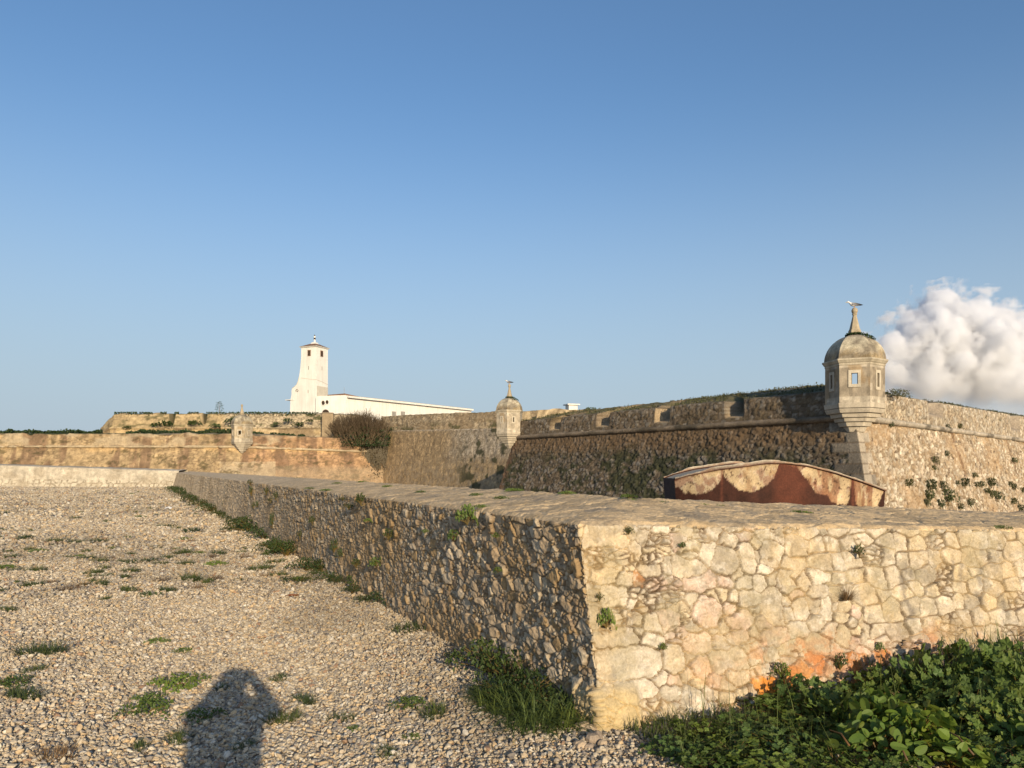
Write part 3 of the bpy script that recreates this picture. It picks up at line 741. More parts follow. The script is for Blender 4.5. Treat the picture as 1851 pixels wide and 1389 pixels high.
def cp_col(S, Rr, P, K):
    Z = P[..., 2]; gp, a, b, e, _, _ = stones(S, Z, .55, .22, .9, 61, .35); body = sstep(0, .035, gp)
    c = np.array([.43, .35, .235]) * (.68 + .55 * a)[..., None]; c = mixc(c, [.17, .12, .07], (1 - body) * .85)
    c = mixc(c, [.30, .22, .13], .5 * sstep(.5, .62, fbm(S * .3, Z * .9, 164, 4)))
    gr = sstep(.55, .66, fbm(S * .9, Z * 1.8, 65, 5)) * sstep(7.7, 6.7, Z)
    c = mixc(c, [.08, .08, .035], gr * .85)
    return mixc(c, [.12, .115, .05], .6 * sstep(1.9, 2.2, K))
masonry('parapet_wall', [(-17.4, 102.2), (-10, 94.4), (.9, 84), (3, 83)], [(.05, 5.0), (0, 5.8), (-.1, 8.45), (-1.4, 8.5), (-1.5, 4)], [3, 26, 4, 1], .11, cur, cp_col,
        lambda S, Rr, P, K: (fbm(S * 2, Rr * 4, 66, 4) - .5) * .18 + .3 * np.exp(-((K - 2) / .2) ** 2) * (fbm(S * .5, S * 0, 78, 4) - .5), zadd=[.25, .05, -.42, -.42])

# ================================================================== ORANGE OUTER FORT
S_ = np.array([-31.9, 91.0])
opath = [(-110, 96), (-72, 94), tuple(S_), (-16.9, 98.4), (-15, 104)]
oL = np.cumsum([0] + [np.linalg.norm(np.subtract(opath[i + 1], opath[i])) for i in range(4)])
ofo = empty('outer_rampart', (S_[0], S_[1], 0), 0, 'long ochre rampart with string course, beyond the white low wall, carrying the smallest turret', 'rampart')
def o_col(S, Rr, P, K):
    Z = P[..., 2]; rt = sstep(oL[2] - .2, oL[2] + .2, S)
    gp, a, b, e, _, _ = stones(S, Z, .6, .38, .9, 71, .4); body = sstep(0, .05, gp)
    c = lerp(np.array([.42, .31, .175]), np.array([.44, .28, .155]), rt[..., None]) * (.72 + .5 * fbm(S * .7, Z * 1.3, 72, 5))[..., None]
    c = c * (.58 + .84 * fbm(S * 2.6, Z * 3.6, 371, 4, .6))[..., None]
    c = mixc(c, [.55, .38, .19], .75 * np.exp(-((Z - 4.0) / .3) ** 2) * sstep(.40, .6, fbm(S * .25, S * 0, 73, 3)))
    c = mixc(c, [.20, .125, .08], .75 * sstep(.52, .64, fbm(S * .75, Z * .13, 74, 4)) * sstep(.4, 2, Z))
    c = c * (.78 + .44 * b)[..., None]; c = mixc(c, [.16, .11, .07], .75 * (1 - body) * sstep(.35, .5, fbm(S * .5, Z * .8, 271, 3)))
    c = mixc(c, [.48, .385, .255], .8 * ((Z < 2.6) & (np.abs(S - oL[2] - .6) < 3.2)) * (.5 + .5 * (a > .3)))
    c = mixc(c, [.09, .075, .035], .7 * sstep(.58, .66, .6 * fbm(S * .8 + 4, Z * 1.6, 75, 5) + .4 * fbm(S * 4, Z * 5, 175, 3)))
    c = mixc(c, [.34, .27, .18], .6 * sstep(2.4, 1.6, Z) * rt)
    c = mixc(c, [.52, .43, .29], .8 * ((K > 2.6) & (K < 5))); c = mixc(c, [.48, .39, .26], .7 * sstep(.5, .62, fbm(S * .3, Z * .6, 171, 4)) * (Z > 4.6))
    top = sstep(5.95, 6.2, K); g_ = sstep(.42, .55, fbm(P[..., 0] * .3, P[..., 1] * .3, 76, 4))
    return mixc(mixc(c, [.33, .26, .16], top), [.07, .08, .03], top * g_)
masonry('rampart_wall', opath, [(1.4, MOAT - .1), (1.2, 0), (.02, 4.24), (.32, 4.30), (.32, 4.50), (0, 4.52), (-.1, 5.9), (-2.2, 6.1), (-8, 6.1), (-26, 6.2)], [1, 40, 1, 2, 1, 13, 4, 4, 3], .16, ofo, o_col,
        lambda S, Rr, P, K: (fbm(S * 1.2, Rr * 1.5, 77, 5) - .5) * .22 - .12 * sstep(.62, .7, fbm(S * 1.1, P[..., 2] * 1.4, 79, 3)) + .5 * np.exp(-((K - 6) / .3) ** 2) * (fbm(S * .35, S * 0, 78, 4) - .5),
        zadd=[.15, .1, -.05, -.5, -.5])

# ================================================================== UPPER FORT
upath = [(-52.2, 118), (-57.3, 106.5), (-54.2, 104), (-23.5, 104.5), (-20.5, 108)]
uL_ = np.cumsum([0] + [np.linalg.norm(np.subtract(upath[i + 1], upath[i])) for i in range(4)])
upf = empty('upper_rampart', (-40, 104, 0), 0, 'higher rampart with rounded end and two narrow gaps, standing above the ochre one', 'rampart')
def u_col(S, Rr, P, K):
    Z = P[..., 2]; gp, a, b, e, _, _ = stones(S, Z, .55, .34, .9, 81, .4); body = sstep(0, .05, gp)
    c = np.array([.45, .345, .195]) * (.72 + .55 * fbm(S * .5, Z, 82, 5))[..., None]
    rubm = sstep(uL_[2] + 14.5, uL_[2] + 16, S)
    rub = mixc(np.array([.47, .39, .265]) * (.7 + .5 * a)[..., None], [.15, .11, .07], (1 - body) * .85)
    c = c * (1 - rubm[..., None]) + rub * rubm[..., None]
    c = c * (.6 + .8 * fbm(S * 2.4, Z * 3.4, 372, 4, .6))[..., None]; c = mixc(c, [.16, .12, .075], .6 * (1 - body) * sstep(.4, .55, fbm(S * .4, Z * .9, 373, 3)))
    c = mixc(c, [.56, .40, .20], .6 * np.exp(-((Z - 6.7) / .4) ** 2))
    c = mixc(c, [.22, .16, .10], .7 * sstep(.56, .64, fbm(S * .6, Z * .15, 84, 3)) * (Z < 7.3))
    c = mixc(c, [.07, .075, .03], .9 * sstep(.58, .65, fbm(S * .6, Z * 1.6, 85, 5)) * (Z > 7.4) * lerp(.7, 1, rubm))
    top = sstep(5.6, 6.0, K)
    return mixc(c, [.08, .08, .035], top * .8)
def u_disp(S, Rr, P, K):
    return (fbm(S * 1.1, Rr * 1.7, 86, 5) - .5) * .26 + .45 * np.exp(-((K - 5.6) / .4) ** 2) * (fbm(S * .4, S * 0, 87, 4) - .5)
px_s = lambda px: uL_[2] + ((px - CX) / F * 104.2 + 54.2)
masonry('rampart_wall', upath, [(.6, 5.0), (.1, 7.15), (.28, 7.2), (.28, 7.38), (.05, 7.42), (-.5, 9.2), (-1.6, 9.4), (-6, 9.3), (-14, 9.2)], [12, 1, 2, 1, 16, 4, 4, 2], .12, upf, u_col, u_disp,
        zadd=[-1.6, -1.2, -.05, .05, 0], notches=[(px_s(303), px_s(313), 7.8), (px_s(361), px_s(371), 7.8)])
for o in upf.children:                              # rounded left shoulder of the parapet
    co = np.empty(len(o.data.vertices) * 3, np.float32); o.data.vertices.foreach_get("co", co); co = co.reshape(-1, 3)
    x = co[:, 0] - 40; z = co[:, 2]
    lim = 7.5 + 2.1 * np.sqrt(np.clip(1 - np.clip((-54.0 - x) / 3.5, 0, 1) ** 2, 0, 1))
    co[:, 2] = np.where((z > 7.45) & (x < -53.7), np.minimum(z, 7.45 + (z - 7.45) * (lim - 7.45) / 2.15), z)
    o.data.vertices.foreach_set("co", co.ravel()); o.data.update()
pr = MB(); q = at(593, 785, 103.5)
pr.box((q[0], q[1], 7.2), (1.6, 1.6, 3.9), .15, (.33, .255, .16), .94); pr.box((q[0], q[1], 9.22), (1.62, 1.62, .16), .15, (.30, .24, .16), .9)
tag(pr.build('stone_pier', M['far'], bevel=.08), 'square stone pier left of the bare shrub, below the white tower', 'pier')

# broken stone wall on the skyline beside the middle turret
bw = MB()
def rough_block(mb, x0, x1, Y, z0, z1, dep, seed, col=(.44, .35, .22)):
    xs = np.linspace(x0, x1, max(8, int((x1 - x0) / .35))); zs = np.linspace(0, 1, 10)
    X, T = np.meshgrid(xs, zs, indexing='ij')
    topz = z1 + .5 * (fbm(X * .6, X * 0, seed, 4) - .6)
    edge = np.minimum(1, np.minimum((X - x0), (x1 - X)) / .6 + .35)
    Z = z0 + (topz - z0) * T * (.45 + .55 * edge)
    Yf = Y + (fbm(X * 1.4, Z * 1.8, seed + 1, 4) - .5) * .5
    gp, a, b, e, _, _ = stones(X, Z, .55, .34, .9, seed + 2, .4); body = sstep(0, .05, gp)
    c = np.array(col) * (.7 + .6 * a)[..., None]; c = mixc(c, [.14, .10, .06], (1 - body) * .8)
    n_s, n_r = X.shape
    F_ = np.stack([X, Yf, Z], -1); Bk = np.stack([X, Yf + dep, Z], -1)
    base = mb.n
    mb.add(np.concatenate([F_.reshape(-1, 3), Bk.reshape(-1, 3)]), [grid_faces(n_s, n_r), grid_faces(n_s, n_r, n_s * n_r, True)], np.concatenate([c.reshape(-1, 3)] * 2))
    i = np.arange(n_s - 1) * n_r + n_r - 1; o2 = n_s * n_r
    mb.F.append(np.stack([i, i + n_r, i + n_r + o2, i + o2], 1) + base)
    j = np.arange(n_r - 1); mb.F.append(np.stack([j, j + 1, j + 1 + o2, j + o2], 1) + base)
    k = (n_s - 1) * n_r + j; mb.F.append(np.stack([k, k + o2, k + 1 + o2, k + 1], 1) + base)
rough_block(bw, at(966, 0, 80)[0], at(1072, 0, 80)[0], 80, 3, at(0, 739, 80)[2], 1.6, 5)
tag(bw.build('rubble_wall', M['far']), 'rough rubble wall on the skyline under the small white cabin', 'wall')
bw = MB(); rough_block(bw, at(938, 0, 78)[0], at(966, 0, 78)[0], 77, 3, at(0, 744, 77)[2], 1.4, 15)
tag(bw.build('rubble_wall', M['far']), 'short broken wall stub just right of the middle turret dome', 'wall')

# small white cabin on the skyline
kb = empty('white_cabin', (at(1033, 739, 95)[0], 95, 7.0), .3, 'tiny flat-roofed white cabin on the skyline right of the middle turret', 'cabin')
zc = at(0, 739, 95)[2] - 7.0
m_ = MB(); m_.box((0, 0, zc / 2 + .2), (1.15, 1.15, zc + .4), 0); m_.build('wall', M['white'], kb)
m_ = MB(); m_.box((0, 0, zc + .47), (1.62, 1.62, .14), 0); m_.build('roof', M['white'], kb)

# ================================================================== SENTRY TURRETS
def hexpoly(r, rot, n=6): return [(r * math.cos(rot + k * 2 * math.pi / n), r * math.sin(rot + k * 2 * math.pi / n)) for k in range(n)]
def turret(cx, cy, zt, sc_, front, label, windows, green=True, body_col=(.36, .305, .225), n=6):
    """zt: top of the string course. front: direction (radians) the middle face looks; windows: face -> (w, h, z, kind)"""
    t = empty('sentry_turret', (cx, cy, zt), 0, label, 'turret')
    rot = front + math.pi / n; r = 1.37
    S = lambda *v: tuple(x * sc_ for x in v)
    ap = r * math.cos(math.pi / n)
    # body: walls with real openings, one ring of quads per face
    b = MB(); th = .28
    side = 2 * r * math.sin(math.pi / n)
    for k in range(n):
        fa = front + k * 2 * math.pi / n
        nv = np.array([math.cos(fa), math.sin(fa)]); tv = np.array([-math.sin(fa), math.cos(fa)])
        win = windows.get(k)
        us = np.unique(np.concatenate([np.linspace(-side / 2, side / 2, 25), ([-win[0] / 2, win[0] / 2] if win else [])]))
        zs = np.unique(np.concatenate([np.linspace(.45, 2.12, 34), ([win[2], win[2] + win[1]] if win else [])]))
        U, Z = np.meshgrid(us, zs, indexing='ij')
        hole = np.zeros((len(us) - 1, len(zs) - 1), bool)
        if win:
            uc = (us[:-1] + us[1:]) / 2; zc_ = (zs[:-1] + zs[1:]) / 2
            hole = (np.abs(uc)[:, None] < win[0] / 2) & (zc_[None] > win[2]) & (zc_[None] < win[2] + win[1])
        cb = np.array(body_col) * (.62 + .76 * fbm(U * 3 + k * 9, Z * 3, 3, 5, .6))[..., None]
        cb = mixc(cb, np.array(body_col) * .55, .7 * sstep(.52, .64, fbm(U * 5 + k * 4, Z * .9, 13, 4)))
        cb = mixc(cb, np.array([.50, .44, .34]) * (.75 + .45 * hsh(np.floor(U / .27), np.floor(Z / .28), 6))[..., None], .9 * ((Z < .72) | (Z > 1.98)))
        cb = mixc(cb, [.48, .42, .33], .85 * ((np.abs(U) > side * .5 - .22) & (hsh(np.floor(Z / .5), U * 0 + k, 4) > .55) & (Z < 1.3)))
        cb = mixc(cb, [.36, .25, .13], .6 * sstep(.5, .65, fbm(U * 2 + k * 5, Z * 1.2, 5, 3)) * (k in (0, n - 1)))
        for inner in (0, 1):
            apk = ap - th * inner; fc = (1 - th / ap) if inner else 1
            Pt = np.stack([nv[0] * apk + tv[0] * U * fc, nv[1] * apk + tv[1] * U * fc, Z], -1)
            f = grid_faces(len(us), len(zs), 0, bool(inner)); f = f[~hole.ravel()]
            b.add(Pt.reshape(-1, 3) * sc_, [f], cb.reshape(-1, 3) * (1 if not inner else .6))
        if win:                                     # reveals of the opening
            w2, z0, z1 = win[0] / 2, win[2], win[2] + win[1]
            cs = [(-w2, z0), (w2, z0), (w2, z1), (-w2, z1)]
            V = [[nv[0] * ap + tv[0] * a_, nv[1] * ap + tv[1] * a_, z] for a_, z in cs] + [[nv[0] * (ap - th) + tv[0] * a_ * .8, nv[1] * (ap - th) + tv[1] * a_ * .8, z] for a_, z in cs]
            b.add(np.array(V) * sc_, [np.array([[0, 4, 5, 1], [1, 5, 6, 2], [2, 6, 7, 3], [3, 7, 4, 0]])], (.36, .29, .2))
    b.prism(hexpoly(ap * sc_ * 1.06, rot), .40 * sc_, .46 * sc_, (.3, .25, .18))
    b.build('turret_body', M['dressed'], t)
    for k, win in windows.items():                  # raised stone frame round each opening
        fa = front + k * 2 * math.pi / n; fm = MB(); fwid = .13; dp = .04
        for du_, dz_, ww, hh in ((-(win[0] / 2 + fwid / 2), win[1] / 2, fwid, win[1] + 2 * fwid), (win[0] / 2 + fwid / 2, win[1] / 2, fwid, win[1] + 2 * fwid), (0, -fwid / 2, win[0], fwid), (0, win[1] + fwid / 2, win[0], fwid)):
            c = (math.cos(fa) * (ap + dp / 2) - math.sin(fa) * du_, math.sin(fa) * (ap + dp / 2) + math.cos(fa) * du_, win[2] + dz_)
            fm.box(S(*c), S(dp, ww, hh), fa, (.54, .48, .37))
        fm.build('window_frame', M['dressed'], t)
    # cornice, plinth, corbel
    cn = MB()
    for r0, r1, z0, z1 in ((1.40, 1.40, 2.10, 2.20), (1.43, 1.50, 2.20, 2.30), (1.52, 1.52, 2.30, 2.38)):
        cn.prism(hexpoly(r0 * sc_, rot), z0 * sc_, z1 * sc_, (.50, .44, .33), hexpoly(r1 * sc_, rot))
    cn.build('cornice', M['dressed'], t, bevel=.012)
    cbm = MB()
    for r0, r1, z0, z1 in ((1.40, 1.44, .24, .46), (1.30, 1.40, .03, .22), (1.10, 1.16, -.16, .02), (.92, .98, -.34, -.17), (.72, .80, -.54, -.35), (.46, .58, -.78, -.55), (.16, .36, -1.02, -.79)):
        cbm.prism(hexpoly(r0 * sc_, rot), z0 * sc_, z1 * sc_, (.50, .44, .34), hexpoly(r1 * sc_, rot))
    cbm.build('corbel', M['dressed'], t, bevel=.02)
    # ribbed dome
    dm = MB(); nz = 30; per = 14; prof = []
    for i in range(nz + 1):
        ph = i / nz * math.pi / 2
        prof.append((1.42 * math.cos(ph) ** .92 if i < nz else .05, 2.38 + 1.16 * math.sin(ph) ** 1.05))
    V = []; 
    for (rr, z) in prof:
        for k in range(n):
            a0, a1 = rot + k * 2 * math.pi / n, rot + (k + 1) * 2 * math.pi / n
            for q in range(per):
                f_ = q / per
                V.append((rr * (math.cos(a0) * (1 - f_) + math.cos(a1) * f_), rr * (math.sin(a0) * (1 - f_) + math.sin(a1) * f_), z))
    V = np.array(V); m_ = n * per
    f = []
    for i in range(nz):
        a = np.arange(m_) + i * m_; bb = (np.arange(m_) + 1) % m_ + i * m_
        f.append(np.stack([a, bb, bb + m_, a + m_], 1))
    nn = fbm(V[:, 0] * 2.2 + V[:, 1] * 1.1 + 7, V[:, 2] * 2.2 + V[:, 1], 9, 4)
    c = np.array([.31, .265, .195])[None] * (.55 + .85 * nn)[:, None]
    c = mixc(c, [.36, .25, .10], .45 * sstep(.52, .64, fbm(V[:, 0] * 1.6 + 3, V[:, 1] * 1.6 + V[:, 2], 29, 4)) * sstep(3.2, 2.8, V[:, 2]))
    c = mixc(c, [.50, .45, .33], .8 * sstep(.45, .6, nn) * sstep(2.55, 2.95, V[:, 2]) * sstep(3.5, 3.2, V[:, 2]))
    c = mixc(c, [.17, .13, .08], .6 * sstep(2.75, 2.45, V[:, 2]) * sstep(.4, .55, fbm(V[:, 0] * 4, V[:, 2] * 3 + V[:, 1] * 2, 19, 3)))
    dm.add(V * sc_, [np.concatenate(f), (np.arange(m_) + nz * m_)[None]], c)
    dm.build('dome', M['dome'], t, smooth=False)
    fn = MB()
    fn.lathe([(.22, 3.48), (.24, 3.62), (.30, 3.64), (.30, 3.72), (.25, 3.80), (.09, 4.42), (.12, 4.44), (.13, 4.49)], 6, rot=rot, col=(.42, .35, .24))
    fn.lathe([(.02, 4.46), (.10, 4.50), (.145, 4.58), (.15, 4.65), (.11, 4.73), (.04, 4.77)], 12, col=(.42, .35, .24))
    for v in fn.V: v *= sc_
    fn.build('finial', M['dressed'], t, bevel=.008)
    return t
t1 = turret(*(CB + np.array([.06, .25])), SZ + .13, 1.0, math.atan2(-.914, -.407), 'nearest and largest stone sentry turret with lichened dome, on the bastion corner before the cloud',
            {0: (.30, .48, 1.26, 's'), 5: (.20, .60, 1.15, 's'), 1: (.20, .60, 1.15, 's'), 3: (.42, .64, 1.40, 's')})
t2 = turret(P1[0] - .35, P1[1] + .1, SZ + .02, .80, math.atan2(-.86, .5) - math.pi / 2 + .35, 'middle stone sentry turret at the far shoulder of the bastion, gull on top',
            {0: (.12, .42, 1.3, 's'), 1: (.12, .42, 1.3, 's'), 5: (.12, .42, 1.3, 's')}, body_col=(.50, .43, .32))
t3 = turret(S_[0], S_[1] - .1, 4.6, 1.0, math.atan2(-1, .10), 'smallest, farthest sentry turret on the salient of the ochre rampart, behind the far white wall',
            {0: (.34, .5, 1.1, 's'), 1: (.2, .5, 1.1, 's'), 5: (.2, .5, 1.1, 's')}, body_col=(.50, .42, .29))

# ================================================================== WHITE TOWER AND WING
TY = 125.0; k1 = TY / F
def zt(py): return EYE + (HY - py) * k1
tc_ = at(572, 0, TY)
tw = empty('white_tower', (tc_[0], TY, 6.0), 0, 'tall whitewashed square tower with curved scroll buttress and low tiled roof on the skyline', 'tower')
dL = np.array([-.92, .392]); dR = np.array([.392, .92]); A_ = 3.03
def T(u, v_, z): return (dL[0] * u + dR[0] * v_, dL[1] * u + dR[1] * v_, z - 6.0)
def quad_prism(mb, poly_uz, v0, v1, col=None):
    """polygon in the plane of the left face (u, z), pushed back from v0 to v1"""
    n = len(poly_uz)
    V = [T(u, v0, z) for u, z in poly_uz] + [T(u, v1, z) for u, z in poly_uz]
    i = np.arange(n); j = (i + 1) % n
    mb.add(V, [np.stack([i, i + n, j + n, j], 1), i[None], (i[::-1] + n)[None]], col)
wb = MB(); zE = zt(627)
quad_prism(wb, [(0, 6), (0, zE), (A_, zE), (A_, 6)][::-1], 0, A_)
wb.build('wall', M['white'], tw)
U = lambda px: (tc_[0] - (px - CX) / F * TY) / (.92 + .392 * (px - CX) / F)
ol = [(545.5, 630), (544.3, 643), (543.4, 656), (542.2, 668), (540.6, 679), (538.8, 687), (536, 693.5), (532.5, 697), (528, 700), (526.8, 704), (526.8, 712), (524.8, 721), (524.2, 741), (524, 790), (546, 790), (546, 630)]
wb = MB(); quad_prism(wb, [(U(x), zt(y)) for x, y in ol], .02, 2.4); wb.build('buttress', M['white'], tw)
wb = MB(); sp_ = [T(U(537.5) + (.62 - .075 * a) * math.cos(a) * .45 * 1.0, -.03, zt(705) + (.62 - .075 * a) * math.sin(a) * .5) for a in np.linspace(-.3, 6.8, 30)]
wb.tube(sp_, .055, 5); wb.build('scroll', M['grey_trim'], tw)
wb = MB()
edge = ol[:8]
for (x, y), (x2, y2) in zip(edge[:-1], edge[1:]):
    pass
wb.tube([T(U(x), .06, zt(y)) for x, y in ol[4:9]], .07, 5); wb.build('buttress_moulding', M['dim_white'], tw)
wb = MB(); quad_prism(wb, [(U(531), zt(721.6)), (U(516), zt(721.6)), (U(516), zt(720.4)), (U(531), zt(720.4))][::-1], -.1, 1.6); wb.build('ledge', M['white'], tw)
# roof, lantern
def sq(u0, u1, v0, v1, z): return [T(u0, v0, z), T(u1, v0, z), T(u1, v1, z), T(u0, v1, z)]
def frust(mb, e0, z0, e1, z1):
    V = sq(-e0, A_ + e0, -e0, A_ + e0, z0) + sq(-e1, A_ + e1, -e1, A_ + e1, z1)
    mb.add(V, [np.array([[3, 2, 1, 0], [4, 5, 6, 7], [0, 1, 5, 4], [1, 2, 6, 5], [2, 3, 7, 6], [3, 0, 4, 7]])])
    return mb
frust(MB(), .12, zE, .26, zE + .16).build('eave', M['white'], tw)
rf = frust(MB(), .24, zE + .16, -.95, zE + .72).build('roof', M['tile'], tw)
frust(MB(), -.92, zE + .6, -1.2, zE + 1.0).build('roof_cap', M['white'], tw)
ln = MB(); c0 = T(A_ / 2, A_ / 2, zE)
ln.lathe([(.26, .9), (.22, 1.05), (.15, 1.12), (.14, 1.5)], 10, c0); ln.lathe([(.15, 1.78), (.16, 2.0), (.06, 2.12)], 10, c0)
lt = ln.build('lantern', M['white'], tw)
ln = MB(); ln.lathe([(.17, 1.5), (.17, 1.78)], 10, c0); ln.build('lantern_glass', M['dark'], tw); ln = MB(); ln.lathe([(.10, 2.1), (.10, 2.26)], 8, c0); ln.build('lantern_cap', M['dark'], tw)
def on_left(px): return U(px)
def on_right(px): return (px - 572) / 21 * A_
def opening(mb, side, pos, z0, z1, w_, proud):
    if side == 'L': V = [T(pos - w_ / 2, -proud, z0), T(pos - w_ / 2, -proud, z1), T(pos + w_ / 2, -proud, z1), T(pos + w_ / 2, -proud, z0)]; o = [T(0, .04, 6.0)] * 4
    else: V = [T(-proud, pos + w_ / 2, z0), T(-proud, pos + w_ / 2, z1), T(-proud, pos - w_ / 2, z1), T(-proud, pos - w_ / 2, z0)]; o = [T(.04, 0, 6.0)] * 4
    B = [tuple(np.add(a, b)) for a, b in zip(V, o)]
    mb.add(V + B, [np.array([[0, 1, 2, 3], [7, 6, 5, 4], [0, 4, 5, 1], [1, 5, 6, 2], [2, 6, 7, 3], [3, 7, 4, 0]])])
for side, pos in (('L', on_left(559)), ('R', on_right(581.5))):
    f_ = MB(); opening(f_, side, pos, zt(643.2), zt(632), .62 if side == 'L' else .72, .05)
    wf = f_.build('window', M['tile'], tw)
    f_ = MB(); opening(f_, side, pos, zt(642), zt(633.5), .36 if side == 'L' else .42, .065); f_.build('pane', M['dark'], wf)
for side, pos, y0, y1 in (('L', on_left(558), 668, 661), ('R', on_right(582), 668, 661), ('L', on_left(557), 710, 704)):
    f_ = MB(); opening(f_, side, pos, zt(y0), zt(y1), .10, .03); f_.build('slit_window', M['grey_trim'], tw)
f_ = MB(); opening(f_, 'R', A_ * .52, zt(716.5), zt(697.5), A_ * .96, .02); f_.build('bare_patch', M['dim_white'], tw)
cr_m = MB(); cr_m.tube([T(A_, -.02, zt(682)), T(1.2, -.02, zt(685)), T(0, -.02, zt(686.5)), T(-.02, 1.5, zt(689)), T(-.02, A_, zt(692))], .035, 4); cr_m.build('crack_line', M['dim_white'], tw)

wg = empty('white_wing', (at(625, 0, 123)[0], 123, 6.0), 0, 'long low white building running right from the white tower, behind the bare shrub', 'building')
def rel(p): return (p[0] - wg.location[0], p[1] - 123, p[2] - 6.0)
k2 = 123 / F
a = at(571, 716.5, 124.2); b_ = at(625, 714.5, 123); d_ = at(850, 742, 150); d2 = at(852, 742, 150.2)
def wall_block(mb, p, q, z0, zp, zq, dep):
    d = np.array([q[0] - p[0], q[1] - p[1]]); d /= np.linalg.norm(d); n_ = np.array([-d[1], d[0]]) * dep
    V = [(p[0], p[1], z0), (q[0], q[1], z0), (q[0] + n_[0], q[1] + n_[1], z0), (p[0] + n_[0], p[1] + n_[1], z0),
         (p[0], p[1], zp), (q[0], q[1], zq), (q[0] + n_[0], q[1] + n_[1], zq), (p[0] + n_[0], p[1] + n_[1], zp)]
    mb.add([rel(v) for v in V], [np.array([[3, 2, 1, 0], [4, 5, 6, 7], [0, 1, 5, 4], [1, 2, 6, 5], [2, 3, 7, 6], [3, 0, 4, 7]])])
m_ = MB(); wall_block(m_, a, b_, 6, a[2], b_[2], 7); wall_block(m_, b_, d2, 6, 13.15, 13.15, 6.8); m_.build('wall', M['white'], wg)
dd_ = np.array([d2[0] - b_[0], d2[1] - b_[1]]); dd_ /= np.linalg.norm(dd_); nn_ = np.array([dd_[1], -dd_[0]])
p0 = b_[:2] + nn_ * .55 + dd_ * .15; p1 = d2[:2] + nn_ * .55
m_ = MB(); wall_block(m_, p0, p1, 13.16, 13.46, 13.46, 8); m_.build('roof', M['white'], wg)
m_ = MB(); wall_block(m_, b_[:2] + dd_ * .3 - nn_ * .6, b_[:2] + dd_ * 5.5 - nn_ * .6, 13.47, 13.9, 13.5, 4); m_.build('tiled_roof', M['tile'], wg)
m_ = MB(); wall_block(m_, p0 + dd_ * 3 - nn_ * .3, p1 - nn_ * .3, 13.47, 13.55, 13.55, .25); m_.build('roof_rail', M['grey_trim'], wg)
m_ = MB(); q = rel((*(b_[:2] + dd_ * .6 - nn_ * 1), 13.6)); m_.tube([q, (q[0], q[1], q[2] + 1.35)], .025, 5); m_.build('mast', M['grey_trim'], wg)
fdir = np.array([b_[0] - a[0], b_[1] - a[1]]); fdir /= np.linalg.norm(fdir); fnr = np.array([fdir[1], -fdir[0]])
for px, py, r_ in ((583.5, 728.5, .36), (591, 727.3, .33)):
    m_ = MB(); c = at(px, py, 123.6); fp = a[:2] + fdir * ((c[0] - a[0]) / fdir[0])
    ring = [rel((fp[0] + fnr[0] * .03 + fdir[0] * r_ * math.cos(t), fp[1] + fnr[1] * .03 + fdir[1] * r_ * math.cos(t), c[2] + r_ * 1.15 * math.sin(t))) for t in np.linspace(0, 2 * math.pi, 21)]
    m_.tube(ring, .075, 6, cap=False); oc = m_.build('round_window', M['white'], wg, smooth=True)
    m_ = MB(); V = ring[:-1]; m_.add(V, [np.arange(20)[None]]); V2 = [(x - fnr[0] * .02, y - fnr[1] * .02, z) for x, y, z in V]
    m_.add(V2, [np.arange(20)[::-1][None]]); m_.build('pane', M['dark'], oc)
m_ = MB(); c = at(588, 745, 123.5); fp = a[:2] + fdir * ((c[0] - a[0]) / fdir[0]) + fnr * .03
ar = [(math.cos(t) * .62, max(-.2, math.sin(t) * .62)) for t in np.linspace(-.3, math.pi + .3, 16)]
V = [rel((fp[0] + fdir[0] * x, fp[1] + fdir[1] * x, c[2] - .2 + z)) for x, z in ar]; V2 = [(x + fnr[0] * .03, y + fnr[1] * .03, z) for x, y, z in V]
m_.add(V + V2, [np.arange(16)[None], (np.arange(16)[::-1] + 16)[None], np.array([[i, i + 1, i + 17, i + 16] for i in range(15)])]); m_.build('arched_door', M['dark'], wg)
for px in (714, 732):
    f0 = (px - 625) / (850 - 625); c = b_ + (d_ - b_) * (f0 * .86); z = at(0, 750, c[1])[2]
    m_ = MB(); m_.box(rel((c[0] + nn_[0] * .03, c[1] + nn_[1] * .03, z)), (1.0, .1, 1.1), math.atan2(dd_[1], dd_[0])); m_.build('window', M['grey_trim'], wg)

# ================================================================== RUSTY BOAT
bo = empty('rusty_boat', (4.5, 13.2, 0), 0, 'rusted steel boat hull with peeling tan paint lying behind the low wall', 'boat')
BY = 13.0
gpx = np.array([1219, 1243, 1300, 1350, 1385, 1420, 1460, 1510, 1560, 1600.])
gpy = np.array([865, 858, 847, 841, 836, 836, 841, 854, 871, 886.])
us = np.linspace(0, 1, 241); gx_ = np.interp(us, (gpx - gpx[0]) / (gpx[-1] - gpx[0]), (gpx - CX) / F * BY)
gz_ = np.interp(us, (gpx - gpx[0]) / (gpx[-1] - gpx[0]), EYE - (gpy - HY) / F * BY)
gz_ = np.convolve(np.pad(gz_, 4, mode='reflect', reflect_type='odd'), np.ones(9) / 9, 'valid')
vs_ = np.linspace(0, 1, 121)
Uu, Vv = np.meshgrid(us, vs_, indexing='ij')
half = (1.05 - .55 * np.abs(2 * us - 1) ** 2.4)[:, None]
cx0 = np.where(us < .5, 1, 1)
shear = .02
